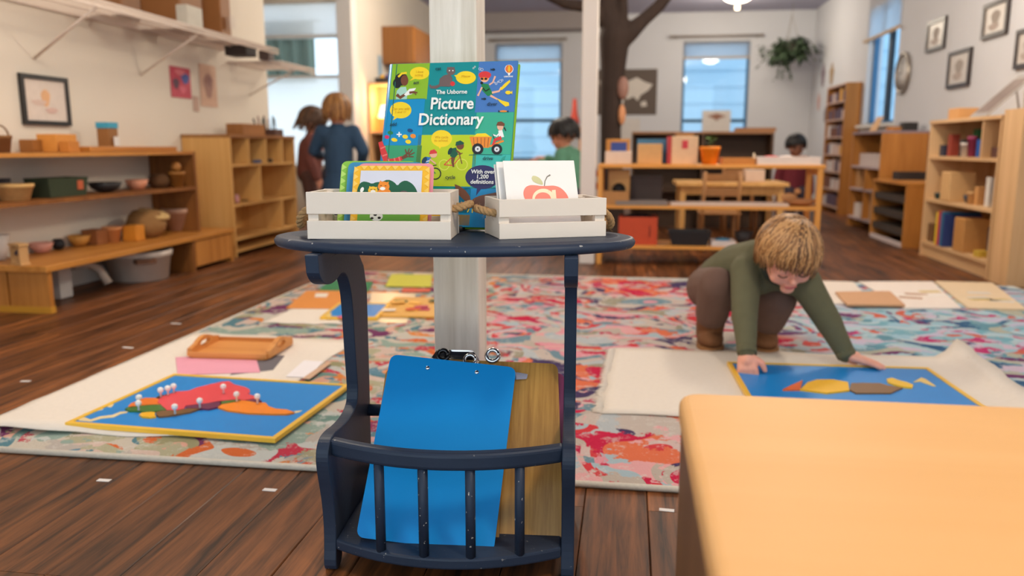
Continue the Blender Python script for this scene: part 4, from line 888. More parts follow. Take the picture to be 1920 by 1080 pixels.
# ================================================================== SMALL ITEM BUILDERS
def it_box(name, label, cat, loc, w, d, h, m, rz=0, group=None, lid=None, panel=None):
    t = T(name, label, cat, loc, rz, group)
    hh = h*.8 if lid else h
    MB().box(-w/2, w/2, -d/2, d/2, 0, hh).build('body', m, t, bevel=min(w, d, hh)*.04)
    if lid: MB().box(-w/2-.003, w/2+.003, -d/2-.003, d/2+.003, hh, h).build('lid', lid, t, bevel=.002)
    if panel: MB().box(-w*.22, w*.22, -d/2-.001, -d/2, h*.2, h*.5).build('label_patch', panel, t)
    return t
def it_open(name, label, cat, loc, w, d, h, m, rz=0, group=None, fl=1.0, th=.008, fill=None, hole=None):
    """open-topped bin or tray; fl flares the rim"""
    t = T(name, label, cat, loc, rz, group); mb = MB()
    def loop_(k, z, i): a = w/2*k-i; b = d/2*k-i; return [(-a, -b, z), (a, -b, z), (a, b, z), (-a, b, z)]
    k0 = 1/fl; L = [loop_(k0, 0, 0), loop_(1, h, 0), loop_(1, h, th), loop_(k0, th, th)]
    vs = sum(L, []); fs = [(3, 2, 1, 0), (12, 13, 14, 15)]
    for r_ in range(3):
        for j in range(4): a = r_*4+j; b = r_*4+(j+1) % 4; fs.append((a, b, b+4, a+4))
    mb.add(vs, fs); mb.build('body', m, t, fix=True)
    if fill:
        for q, c in enumerate(fill):
            x = (-.5+(q+.5)/len(fill))*w*.75; MB().ell((x, 0, h*.85), (w*.42/len(fill), d*.28, h*.3), 6).build('content', M(c, .7, name='content'), t)
    return t
def it_lathe(name, label, cat, loc, prof, m, n=20, group=None, sx=1, sy=1, extra=None):
    t = T(name, label, cat, loc, 0, group); MB().lathe(prof, n, sx=sx, sy=sy).build('body', m, t); return t
def bowl_prof(r, h, base=.5, th=.08): return [(r*base, 0), (r*.8, h*.4), (r, h), (r*(1-th), h), (r*(.8-th), h*.45), (r*base*.7, h*.12)]
def pot_prof(r, h, base=.72): return [(r*base, 0), (r*.95, h*.8), (r, h*.8), (r*1.02, h), (r*.9, h), (r*.86, h*.8), (r*base*.8, h*.15)]
def LX(xl, xr, yt, X, z, yb=None):
    """something standing at plane X on surface z, spanning image columns xl..xr and rising to row yt"""
    xc = (xl+xr)/2; p = AX(xc, 300, X)
    for _ in range(3):                                  # follow the camera's slight pitch
        q = Vector((X, p.y, z)); d = q-EYE; row = 540-FPX*d.dot(_up)/d.dot(_fw); p = AX(xc, row, X)
    s = mpp((X, p.y, z)); h = AX(xc, yt, X).z-z
    return Vector((X, p.y, z)), (xr-xl)*s, max(h, .01)
def LY(xl, xr, yt, Y, z):
    xc = (xl+xr)/2; p = AY(xc, 300, Y)
    for _ in range(3):
        d = Vector((p.x, Y, z))-EYE; row = 540-FPX*d.dot(_up)/d.dot(_fw); p = AY(xc, row, Y)
    s = mpp((p.x, Y, z)); h = AY(xc, yt, Y).z-z
    return Vector((p.x, Y, z)), (xr-xl)*s, max(h, .01)
ply = wood((208, 154, 84), (228, 178, 108), 'z', .5, 3, name='pale plywood', bump=.05)
plyh = wood((208, 154, 84), (228, 178, 108), 'y', .5, 3, name='pale plywood shelf', bump=.05)
oak = wood((178, 112, 42), (206, 140, 64), 'y', .45, 4, name='honey oak', bump=.08)
oakz = wood((172, 108, 42), (200, 134, 62), 'z', .45, 4, name='honey oak upright', bump=.08)
oakd = wood((122, 72, 28), (150, 94, 42), 'z', .5, 4, name='brown oak', bump=.08)
pine = wood((222, 150, 62), (240, 172, 84), 'x', .45, 4, name='orange pine', bump=.06)
pinez = wood((222, 150, 62), (240, 172, 84), 'z', .45, 4, name='orange pine upright', bump=.06)
maple = wood((206, 164, 116), (226, 186, 138), 'z', .5, 3, name='pale maple', bump=.05)
mapley = wood((206, 164, 116), (226, 186, 138), 'y', .5, 3, name='pale maple shelf', bump=.05)
C = lambda *c, r=.6: M(c, r, var=.1, scale=25, name='item')
wick = lambda *c: M(c, .85, var=.25, scale=90, stretch=(1, 1, 3), bump=.5, name='woven wicker')

# ================================================================== LEFT WALL: low bench, wall shelves
bench = T('low_bench', 'low oak bench along the left wall carrying bowls and baskets', 'bench', (-2.71, 4.0, 0))
MB().box(-2.905, -2.51, 3.13, 4.84, .186, .214).build('bench_top', oak, bench, world=True, bevel=.003)
for x0, x1 in ((-2.90, -2.725), (-2.715, -2.52)): MB().box(x0, x1, 3.15, 3.175, .03, .186).build('end_board', oakz, bench, world=True)
MB().box(-2.90, -2.52, 3.148, 3.18, 0, .03).build('end_foot', wood((196, 138, 40), (214, 156, 60), 'x', .5, 4, name='yellow oak'), bench, world=True)
MB().box(-2.90, -2.52, 4.35, 4.37, 0, .186).build('divider', oakd, bench, world=True)
MB().box(-2.90, -2.52, 4.81, 4.83, 0, .186).build('end_board', oakz, bench, world=True)
d = MB().box(-2.535, -2.52, 4.38, 4.80, .03, .18).build('drawer_front', oakz, bench, world=True)
MB().box(-2.90, -2.54, 4.38, 4.80, .02, .04).build('inner_shelf', oakd, bench, world=True)
ws = T('wall_shelf', 'two-plank oak wall shelf above the low bench', 'shelf', (-2.77, 3.6, .46))
MB().box(WL, -2.62, 2.2, 4.60, .684, .702).build('plank', oak, ws, world=True); MB().box(WL, -2.62, 2.2, 4.60, .472, .490).build('plank', oakd, ws, world=True)
MB().box(-2.915, -2.62, 4.60, 4.622, .215, .702).build('end_panel', oakd, ws, world=True)
# upper plank
def onX(kind, name, label, cat, xl, xr, yt, X, z, m, k=1.3, yb=None, yr=None, **kw):
    if yb: X = max(-2.86, min(-2.56, AZ((xl+xr)/2, yb, z).x))
    p, w_, h = LX(xl, xr, yt, X, z)
    if yr: p.y = max(yr[0], min(yr[1], p.y))
    p = Vector((p.x, p.y, z+.001)); s = w_/k
    if kind == 'box': return it_box(name, label, cat, p, s*kw.pop('ax', 1), s*kw.pop('ay', 1), h, m, **kw)
    if kind == 'open': return it_open(name, label, cat, p, s*kw.pop('ax', 1), s*kw.pop('ay', 1), h, m, **kw)
    if kind == 'bowl': return it_lathe(name, label, cat, p, bowl_prof(w_/2, h, kw.pop('base', .5)), m, **kw)
    if kind == 'pot': return it_lathe(name, label, cat, p, pot_prof(w_/2, h, kw.pop('base', .72)), m, **kw)
    if kind == 'ball': return it_lathe(name, label, cat, p, [(w_*.25, 0), (w_*.45, h*.25), (w_*.5, h*.5), (w_*.42, h*.8), (w_*.3, h), (w_*.24, h), (w_*.34, h*.75), (w_*.2, h*.2)], m, **kw)
def onY(kind, name, label, cat, xl, xr, yt, Y, z, m, d=None, **kw):
    p, w_, h = LY(xl, xr, yt, Y, z); p = Vector((p.x, p.y, z+.001)); d = d or w_
    if kind == 'box': return it_box(name, label, cat, p, w_, d, h, m, **kw)
    if kind == 'open': return it_open(name, label, cat, p, w_, d, h, m, **kw)
    if kind == 'bowl': return it_lathe(name, label, cat, p, bowl_prof(w_/2, h, kw.pop('base', .5)), m, **kw)
    if kind == 'pot': return it_lathe(name, label, cat, p, pot_prof(w_/2, h, kw.pop('base', .72)), m, **kw)
zu, zm, zb = .702, .490, .214
t = onX('pot', 'wicker_basket', 'brown wicker basket at the left end of the upper wall plank', 'basket', -14, 23, 254, -2.77, zu, wick(130, 90, 50))
MB().tube([(.0, -.05*math.cos(a), .06+.06*math.sin(a)) for a in [math.pi*i/10 for i in range(11)]], .004, 6).build('handle', wick(130, 90, 50), t)
onX('box', 'wooden_box', 'small dark wooden box behind the orange boxes on the upper plank', 'box', 42, 80, 262, -2.83, zu, C(150, 96, 40))
onX('box', 'wooden_box', 'large orange wooden box on the upper plank', 'box', 76, 142, 252, -2.77, zu, C(216, 144, 60), ay=1.1, ax=.8)
onX('box', 'wooden_box', 'low orange wooden box in front of the large orange box', 'box', 112, 150, 265, -2.67, zu, C(196, 122, 44), ax=.7)
t = onX('box', 'carton', 'tall brown carton with a blue top on the upper plank', 'carton', 187, 222, 230, -2.76, zu, C(150, 100, 50), lid=C(60, 160, 190), ax=.9)
MB().box(.03, .0345, -.02, .02, .03, .08).build('label_patch', C(230, 226, 220), t, loc=(.018, 0, 0))
t = tag(MB().box(-.04, .04, -.40, .40, 0, .028).build('wooden_strip', oak, loc=(-2.74, 4.16, zu+.001), bevel=.003), 'long flat wooden strip lying right of the carton on the upper plank', 'block')
# middle plank
onX('bowl', 'dark_bowl', 'dark bowl behind the cream basket on the middle plank', 'bowl', -8, 22, 335, -2.85, zm, C(50, 46, 50))
onX('pot', 'woven_basket', 'cream woven basket at the left end of the middle plank', 'basket', -4, 62, 345, -2.73, zm, wick(222, 176, 110))
t = onX('open', 'fabric_bin', 'dark green fabric bin on the middle plank', 'bin', 57, 162, 333, -2.76, zm, C(52, 62, 40, r=.9), fl=1.12, ax=.62, ay=1.35)
bx_ = max(v.co.x for v in t.children[0].data.vertices); MB().box(bx_-.004, bx_+.001, .06, .10, .03, .075).build('label_patch', C(190, 90, 50), t)
t = onX('bowl', 'black_bowl', 'black flared bowl right of the green bin', 'bowl', 168, 228, 342, -2.76, zm, C(40, 36, 36), base=.35)
MB().ell((.0, .0, .035), .016, 6).build('content', C(226, 220, 214), t)
onX('bowl', 'pink_cup', 'pink flared cup on the middle plank', 'cup', 237, 278, 337, -2.76, zm, C(222, 150, 116), base=.55)
onX('ball', 'brown_basket', 'brown rounded basket in the shaded end of the middle plank', 'basket', 280, 318, 326, -2.74, zm, wick(96, 62, 30))
t = onX('pot', 'ochre_vase', 'ochre vase against the shelf end panel', 'vase', 317, 348, 322, -2.67, zm, C(160, 104, 40))
MB().ell((0, 0, .12), (.03, .03, .03), 6).build('stopper', C(170, 110, 44), t)
# bench items
onX('bowl', 'white_dish', 'white dish at the left end of the bench', 'dish', -20, 20, 440, -2.80, zb, C(220, 208, 196), yb=466)
t = T('wooden_stand', 'small wooden frame stand holding dark beads on the bench', 'stand', LX(22, 54, 435, -2.66, zb)[0]+Vector((0, 0, .001)), R(-20))
for x in (-.034, .026): MB().box(x, x+.010, -.02, .02, 0, .085).build('upright', C(196, 150, 96), t)
MB().box(-.04, .042, -.022, .022, .085, .095).build('top_bar', C(206, 160, 104), t); MB().box(-.04, .042, -.022, .022, 0, .010).build('foot_bar', C(206, 160, 104), t)
for k in range(4): MB().ell((-.016+k*.010, 0, .05+.008*(k % 2)), .010, 6).build('bead', C(70, 56, 70), t)
onX('bowl', 'pink_dish', 'pink shallow dish on the bench', 'dish', 58, 100, 455, -2.64, zb, C(226, 160, 140), yb=470)
onX('ball', 'black_jar', 'small black jar beside the pink dish', 'jar', 98, 122, 448, -2.68, zb, C(28, 28, 32), yb=466)
onX('bowl', 'yellow_bowl', 'yellow wooden bowl on the bench', 'bowl', 130, 170, 441, -2.68, zb, C(214, 150, 66), yb=461)
onX('box', 'wooden_box', 'brown wooden box between the yellow bowl and peach cup on the bench', 'box', 158, 200, 430, -2.74, zb, C(150, 90, 44), yb=458)
onX('pot', 'peach_cup', 'peach wooden cup on the bench', 'cup', 194, 228, 425, -2.66, zb, C(220, 150, 92), yb=454)
onX('box', 'orange_box', 'bright orange cube box on the bench', 'box', 234, 270, 422, -2.62, zb, C(214, 136, 36), yb=451)
t = onX('ball', 'round_basket', 'round lidded wicker basket lying behind the orange cube', 'basket', 240, 312, 394, -2.74, zb, wick(150, 108, 60))
MB().lathe([(.02, .0), (.09, .004), (.085, .018), (.02, .026)], 20).build('lid', wick(206, 170, 110), t, loc=(.03, .03, .125), rot=(0, R(18), 0))
onX('pot', 'pink_pot', 'pale pink pot at the right end of the bench', 'pot', 308, 366, 390, -2.70, zb, C(206, 164, 138), base=.6, yb=432)
# under the bench
t = onX('pot', 'laundry_basket', 'white plastic basket with a slot handle under the bench', 'basket', 204, 322, 468, -2.70, .001, C(220, 206, 192), base=.85)
p_ = t.location
MB().box(-.03, .03, -.05, .05, .105, .13).build('handle_slot', C(110, 70, 44), t, loc=(.12, -.13, 0), rot=(0, 0, R(-40)))
t = T('white_hose', 'pale curved hose on the floor under the bench', 'hose', LX(140, 205, 490, -2.72, .001)[0]); a0 = AX(135, 498, -2.72); a1 = AX(165, 495, -2.72); a2 = AX(185, 505, -2.70); a3 = AX(203, 522, -2.66)
MB().tube([a0, a1, a2, Vector((a3.x, a3.y, .03))], .022, 10).build('hose_body', C(190, 176, 162), t, world=True)
onX('box', 'white_box', 'white box at the near end under the bench', 'box', 92, 136, 495, -2.74, .001, C(200, 196, 192), ax=.8)
# picture and posters on the left wall
def wall_pic(name, label, cat, wall, ya, yb, za, zb_, frame, fw_, paper, art=None, th=.018, group=None):
    """framed or bare picture on a side wall. wall=(X, sign)"""
    X, sg = wall; yc, zc = (ya+yb)/2, (za+zb_)/2; t = T(name, label, cat, (X+sg*.002, yc, zc), 0, group); w2, h2 = abs(yb-ya)/2, abs(zb_-za)/2
    B = lambda y0, y1, z0, z1, x0, x1, n_, m: MB().box(sg*x0, sg*x1, y0, y1, z0, z1).build(n_, m, t)
    if frame:
        for y0, y1, z0, z1 in ((-w2, w2, -h2, -h2+fw_), (-w2, w2, h2-fw_, h2), (-w2, -w2+fw_, -h2+fw_, h2-fw_), (w2-fw_, w2, -h2+fw_, h2-fw_)): B(y0, y1, z0, z1, 0, th, 'frame_bar', frame)
        B(-w2+fw_, w2-fw_, -h2+fw_, h2-fw_, .001, th*.5, 'picture', paper)
        x1 = th*.5
    else: B(-w2, w2, -h2, h2, 0, .003, 'sheet', paper); x1 = .003
    for ai, (cy, cz, ry, rz_, m) in enumerate(art or []):
        MB().prism([(cy*w2+ry*w2*math.cos(a)*(1+.2*math.sin(3*a)), cz*h2+rz_*h2*math.sin(a)) for a in [2*math.pi*i/14 for i in range(14)]], lambda u, v, w: (sg*(x1+w+ai*.0008), u, v), 0, .001).build('print', m, t, fix=True)
    return t
black = C(36, 32, 30, r=.4); paper = C(222, 208, 196, r=.8)
wall_pic('framed_picture', 'black framed drawing on the left wall above the bench', 'picture', (WL, 1), 3.58, 3.915, .836, 1.08, black, .022, paper, [(0, .1, .18, .35, C(226, 176, 130)), (-.3, -.1, .3, .12, C(216, 190, 176)), (.2, -.4, .25, .12, C(214, 180, 168))])
wall_pic('poster', 'red and blue art print taped to the left wall under the wire shelf', 'poster', (WL, 1), 4.905, 5.145, 1.045, 1.24, None, 0, C(196, 70, 90), [(.45, .3, .4, .35, C(70, 90, 160)), (-.5, -.1, .3, .35, C(90, 60, 80)), (.1, -.45, .35, .25, C(216, 100, 120)), (-.1, .65, .5, .2, C(220, 120, 130))])
wall_pic('poster', 'peach paper print beside the red poster on the left wall', 'poster', (WL, 1), 5.265, 5.49, 1.005, 1.29, None, 0, C(214, 176, 150), [(0, 0, .55, .6, C(170, 130, 116)), (.1, .2, .3, .25, C(150, 110, 104))])
wall_pic('paper_tag', 'small narrow paper tag between the two left wall prints', 'paper', (WL, 1), 5.165, 5.235, .966, 1.066, None, 0, C(196, 164, 146))

# ================================================================== WIRE SHELVES
wirem = M((222, 206, 192), .4, var=.03, name='white coated wire')
def wire_shelf(label, y0, y1, z, xf, brk, dy):
    t = T('wire_shelf', label, 'shelf', ((WL+xf)/2, (y0+y1)/2, z), 0, 'wire shelves on the left wall')
    for x, zz in ((WL+.01, z), (xf, z), (xf, z-.03), ((WL+xf)/2, z-.006)): MB().tube([(x, y0, zz), (x, y1, zz)], .005, 6).build('long_rod', wirem, t, world=True)
    mb = MB(); n_ = int((y1-y0)/.022)
    for i in range(n_+1): y = y0+(y1-y0)*i/n_; mb.tube([(WL+.01, y, z+.004), (xf+.003, y, z+.004), (xf+.004, y, z-.03)], .0022, 4, smooth=False)
    mb.build('cross_wires', wirem, t, world=True, kind='stuff')
    for yf, yw, zw in brk:
        MB().tube([(xf-.01, yf, z-.02), (WL+.008, yw, zw)], .011, 8, flat=.5).build('bracket', wirem, t, world=True)
    return t
wire_shelf('long white wire shelf high on the left wall', 2.9, 5.62, 1.412, -2.5, ((3.65, 3.70, 1.16), (4.58, 4.58, 1.155)), 0)
wire_shelf('short white wire shelf at the end of the left wall', 5.66, 6.30, 1.335, -2.50, ((5.98, 5.98, 1.12),), 0)
card_ = C(150, 98, 50)
zt = 1.418
t = onX('box', 'cardboard_box', 'tall brown cardboard box at the right end of the long wire shelf', 'box', 385, 432, -70, -2.72, zt, card_, k=1.25)
MB().box(.0, .001, -.03, .03, .08, .16).build('label_patch', C(220, 206, 190), t, loc=(.10, .02, 0))
onX('box', 'cardboard_box', 'wide brown cardboard box in the middle of the long wire shelf', 'box', 270, 380, -80, -2.74, zt, C(140, 90, 44), k=1.4)
onX('box', 'cardboard_box', 'brown cardboard box at the left of the long wire shelf', 'box', 176, 262, -90, -2.74, zt, C(124, 80, 40), k=1.4)
onX('open', 'storage_tub', 'pale grey-green storage tub in front of the cardboard boxes on the wire shelf', 'tub', 322, 392, 14, -2.58, zt, C(196, 190, 176), ax=.4)
t = onX('box', 'black_bag', 'black bag lying on the short wire shelf', 'bag', 420, 484, 84, -2.68, 1.345, C(46, 38, 36), k=1.5)
onX('box', 'folded_cloth', 'small dark folded cloth on the short wire shelf', 'cloth', 484, 516, 96, -2.62, 1.345, C(90, 76, 72), k=1.5)

# ================================================================== PLYWOOD CUBBY UNIT
cu = T('cubby_unit', 'pale plywood cubby unit at the end of the left wall', 'shelf', (-2.75, 5.5, 0)); x0, x1, y0, y1, zt = -2.915, -2.58, 4.98, 6.02, .81
MB().box(x0, x1, y0, y0+.02, 0, zt-.02).build('end_panel', ply, cu, world=True); MB().box(x0, x1, y1-.02, y1, 0, zt-.02).build('end_panel', ply, cu, world=True)
MB().box(x0, x1+.004, y0-.004, y1+.004, zt-.02, zt).build('top', wood((150, 98, 50), (170, 118, 66), 'y', .5, 4, name='brown ply top'), cu, world=True)
MB().box(x0, x0+.012, y0+.02, y1-.02, 0, zt-.02).build('back', ply, cu, world=True)
sh = [AX(445, y_, x1).z for y_ in (308, 383, 447)]
for z in sh: MB().box(x0+.012, x1, y0+.02, y1-.02, z-.016, z).build('shelf_board', plyh, cu, world=True)
for y in (5.25, 5.52, 5.79): MB().box(x0+.012, x1, y-.008, y+.008, sh[0], zt-.02).build('divider', ply, cu, world=True)
MB().box(x0+.012, x1, 5.40, 5.416, sh[1], sh[0]-.016).build('divider', ply, cu, world=True); MB().box(x0+.012, x1, 5.74, 5.756, sh[2], sh[1]-.016).build('divider', ply, cu, world=True)
MB().box(x0+.012, x1, y0+.02, y1-.02, .03, .046).build('shelf_board', plyh, cu, world=True)
onX('box', 'wooden_case', 'flat brown wooden case on top of the cubby unit', 'case', 418, 506, 233, -2.76, zt, wood((150, 96, 46), (166, 112, 60), 'y', .5, 4, name='brown case'), ax=.5, ay=1.3)
onX('box', 'white_carton', 'white carton in the first top cubby', 'carton', 440, 462, 289, -2.66, sh[0], C(216, 204, 196), k=1.5)
onX('box', 'blue_pouch', 'blue pouch in the second top cubby', 'pouch', 474, 492, 300, -2.64, sh[0], C(84, 100, 140), k=1.5)
onX('ball', 'black_pot', 'small black pot in the third top cubby', 'pot', 502, 512, 298, -2.64, sh[0], C(40, 36, 36))
onX('ball', 'pink_jug', 'small pink jug in the left middle cubby', 'jug', 440, 449, 365, -2.62, sh[1], C(206, 150, 150))
onX('bowl', 'brown_bowl', 'small brown bowl in the left middle cubby', 'bowl', 452, 466, 374, -2.66, sh[1], C(130, 96, 50))
t = T('pen_rack', 'rack of dark utensils on the far end of the cubby unit', 'rack', (-2.75, 5.9, zt+.001)); MB().box(-.1, .1, -.06, .08, 0, .05).build('rack_body', C(90, 60, 50), t)
for k in range(7): MB().tube([(-.08+k*.026, .0, .04), (-.09+k*.028, .02*(k % 3-1), .13+.02*(k % 2))], .006, 6).build('utensil', C(*((70, 60, 60), (150, 110, 100), (50, 60, 60))[k % 3]), t)

# ================================================================== FAR LEFT: lit bookcase, lamp, hanging cabinet
bc = T('lamp_bookcase', 'narrow honey wood bookcase holding a lit lamp by the door jamb', 'bookcase', (-2.44, 8.1, 0)); bx0, bx1, by0, by1 = -2.61, -2.25, 7.95, 8.30
for x in (bx0, bx1-.02): MB().box(x, x+.02, by0, by1, 0, 1.36).build('side', maple, bc, world=True)
for z in (.1, .56, .86, 1.34): MB().box(bx0+.02, bx1-.02, by0, by1, z, z+.02).build('shelf_board', mapley, bc, world=True)
MB().box(bx0+.02, bx1-.02, by1-.012, by1, .1, 1.34).build('back', maple, bc, world=True)
t = T('table_lamp', 'small glowing lamp standing in the narrow bookcase', 'lamp', (-2.46, 8.07, .882)); MB().lathe([(.04, 0), (.045, .01), (.015, .03), (.012, .15)], 14).build('base', brass, t)
MB().lathe([(.085, .14), (.05, .26), (.046, .26), (.08, .14)], 20).build('shade', emit((255, 214, 150), 5, 'lit lamp shade'), t)
ld = bpy.data.lights.new('lamp_light', 'POINT'); ld.energy = 5; ld.color = (1, .66, .36); ld.shadow_soft_size = .05; l = bpy.data.objects.new('lamp_light', ld); COL.objects.link(l); l.location = (0, -.02, .34); l.parent = t
for k, (y_, c) in enumerate(((8.03, (180, 60, 50)), (8.10, (60, 60, 120)), (8.16, (210, 180, 120)))): tag(MB().box(-.1, .1, -.025, .025, 0, .2).build('book_block', C(*c), loc=(-2.40, y_, .581)), ('red', 'indigo', 'cream')[k]+' box file on the lower shelf of the lamp bookcase', 'file', 'box files in the lamp bookcase')
t = T('dark_basket', 'black basket with yellow toys on top of the lamp bookcase', 'basket', (-2.42, 8.10, 1.361)); MB().box(-.13, .13, -.1, .1, 0, .05).build('body', C(40, 38, 40), t)
for k in range(4): MB().ell((-.08+k*.05, 0, .06), .03, 6).build('toy', C(*((226, 170, 40), (80, 70, 130))[k % 2]), t)
hc = T('wall_cabinet', 'brown wooden cabinet hanging high on the far left wall', 'cabinet', (-2.46, 8.85, 1.6)); MB().box(WL2+.002, -2.28, 8.5, 9.35, 1.60, 1.98).build('body', wood((128, 80, 36), (146, 96, 48), 'z', .5, 3, name='brown cabinet'), hc, world=True)
MB().box(-2.28, -2.265, 8.51, 8.92, 1.61, 1.97).build('door', oakz, hc, world=True); MB().box(-2.28, -2.265, 8.93, 9.34, 1.61, 1.97).build('door', oakz, hc, world=True)
t = T('paper_banner', 'small blue paper cut-out on the far left wall', 'paper', (WL2+.004, 8.4, 1.55)); MB().box(0, .004, -.06, .06, -.12, .12).build('sheet', C(150, 180, 200), t)

# ================================================================== TREE
bark = M((54, 40, 33), .9, var=.3, scale=18, stretch=(1, 1, .3), bump=.9, name='dark bark')
TY = 6.6; tp = lambda x, y, dy=0: AY(x, y, TY+dy); mb = MB()
ctr = [(tp(1147, 420), .105), (tp(1147, 330), .095), (tp(1145, 250), .085), (tp(1146, 180), .088), (tp(1150, 120), .105), (tp(1152, 70), .125)]
base = Vector((ctr[0][0].x, TY, 0))
for (a, r0), (b, r1) in zip([(base, .17)]+ctr[:-1], ctr): mb.cap(a, b, r0, r1, 12)
def limb(pts, rs):
    for i in range(len(pts)-1): mb.cap(pts[i], pts[i+1], rs[i], rs[i+1], 10)
limb([tp(1150, 85), tp(1180, 62), tp(1208, 36, .05), tp(1235, 12, .08), tp(1262, -22, .1), tp(1300, -70, .15)], [.10, .075, .055, .052, .045, .03])
limb([tp(1150, 70), tp(1138, 20), tp(1130, -40), tp(1128, -130)], [.10, .07, .055, .04])
limb([tp(1155, 70), tp(1168, 25), tp(1166, -30), tp(1172, -130)], [.08, .045, .04, .03])
limb([tp(1135, 40), tp(1100, 12, -.05), tp(1062, 8, -.1), tp(1030, -6, -.15), tp(985, -40, -.2)], [.06, .05, .042, .036, .025])
tree = T('indoor_tree', 'dark brown bare tree trunk with forking branches inside the room', 'tree', base)
blob(mb, 'trunk', bark, tree, .016, 4)
t = T('tree_pouch', 'pinkish cloth pouch tied to the tree trunk', 'pouch', tp(1168, 165, -.07)); MB().ell((0, 0, 0), (.045, .03, .09), 8).build('body', C(150, 110, 96), t)
t = T('tree_pouch', 'small orange toy tied to the trunk below the pouch', 'toy', tp(1166, 215, -.065)); MB().ell((0, 0, 0), (.03, .03, .08), 8).build('body', C(216, 150, 104), t)

# ================================================================== BACK WALL
t = T('world_map', 'dark brown world map poster on the back wall behind the tree', 'poster', (-.06, WB-.003, 1.48)); MB().box(-.42, .42, -.006, 0, -.31, .31).build('sheet', C(92, 78, 68), t)
for pts in ([(-.15, .0), (-.05, .12), (.05, .16), (.14, .2), (.24, .14), (.36, .1), (.3, .02), (.2, -.04), (.16, -.12), (.1, -.06), (.02, -.1), (-.06, -.04)], [(-.2, .06), (-.12, .02), (-.02, -.06), (-.04, -.16), (-.1, -.24), (-.16, -.12), (-.2, -.04)], [(.2, -.14), (.27, -.12), (.29, -.19), (.21, -.2)], [(-.38, .16), (-.26, .2), (-.24, .1), (-.32, .02), (-.36, .08)], [(-.31, -.02), (-.24, -.06), (-.27, -.2), (-.31, -.12)]):
    MB().prism(pts, lambda u, v, w: (u, -.006-w, v), 0, .001).build('continent_print', C(214, 206, 196), t, fix=True)
t = T('notice_sheet', 'white notice sheet below the map on the back wall', 'paper', (-.1, WB-.003, .98)); MB().box(-.22, .24, -.004, 0, -.16, .14).build('sheet', C(214, 208, 202), t)
t = T('sash_sign', 'white card with a brown ornament standing in the right back window', 'sign', (AY(1342, 240, WB).x, WB-.03, 1.022)); MB().box(-.19, .19, -.01, .01, -.14, .20).build('sheet', C(216, 208, 200), t); MB().prism([(-.13, .12), (0, .16), (.13, .12), (.04, .09), (0, .06), (-.04, .09)], lambda u, v, w: (u, -.011-w, v), 0, .002).build('ornament', C(150, 104, 84), t, fix=True)
# hanging plant
pp = AY(1482, 90, 11.0); hp = T('hanging_plant', 'trailing green plant in a hanging basket near the back right corner', 'plant', (pp.x, pp.y, pp.z)); leafm = M((62, 80, 56), .6, var=.3, scale=40, name='dark leaves')
MB().lathe([(.05, -.09), (.11, -.02), (.12, .05), (.10, .05), (.09, -.02), (.03, -.07)], 16).build('pot', C(70, 66, 56), hp)
for a in (0, 2.1, 4.2): MB().tube([(.11*math.cos(a), .11*math.sin(a), .05), (0, 0, .40), (0, 0, CZ-pp.z)], .003, 4).build('cord', C(150, 140, 126), hp)
rg = random.Random(2); lf = MB()
def leaf(mb, p, d, L, w_, up_=(0, 0, 1)):
    d = Vector(d).normalized(); s_ = d.cross(Vector(up_)); s_ = s_.normalized() if s_.length > .01 else Vector((1, 0, 0)); n_ = s_.cross(d)
    p = Vector(p); mb.add([p, p+d*L*.45+s_*w_-n_*.1*L, p+d*L-n_*.25*L, p+d*L*.45-s_*w_-n_*.1*L], [(0, 1, 2), (0, 2, 3)])
for i in range(900):
    a = rg.uniform(0, 6.28); r0 = abs(rg.gauss(0, .14)); lobe = rg.choice(((-.11, 0), (.10, .04), (0, 0))); p = (lobe[0]+r0*math.cos(a), r0*math.sin(a)*.8, lobe[1]+rg.uniform(-.12, .12)-r0*.25)
    leaf(lf, p, (math.cos(a)+rg.gauss(0, .4), math.sin(a)+rg.gauss(0, .4), rg.gauss(-.4, .5)), rg.uniform(.06, .11), rg.uniform(.018, .032))
for k in range(4):
    x = rg.uniform(-.1, .06); y = rg.uniform(-.1, .1)
    for q in range(12): leaf(lf, (x+q*.006*(k-1.5), y, -.12-q*.024), (rg.gauss(0, 1), rg.gauss(0, 1), -.5), .06, .018)
lf.build('foliage', leafm, hp, kind='stuff')
# decorations on the right wall near the corner
for lb, y, z, ry, rz_, c in (('brown paper cut-out near the back right corner', 10.5, 1.60, .09, .12, (170, 140, 100)), ('mauve paper cut-out near the back right corner', 10.95, 1.62, .09, .13, (140, 120, 130)), ('grey paper cut-out low near the back right corner', 10.7, 1.12, .06, .09, (120, 116, 120)), ('pink paper cut-out near the back right corner', 11.1, 1.30, .07, .1, (206, 160, 150))):
    t = T('paper_cutout', lb, 'decoration', (WR-.002, y, z)); MB().prism([(ry*math.cos(a)*(1+.2*math.sin(5*a)), rz_*math.sin(a)*(1+.15*math.cos(4*a))) for a in [2*math.pi*i/20 for i in range(20)]], lambda u, v, w: (-w, u, v), 0, .004).build('sheet', C(*c), t, fix=True)
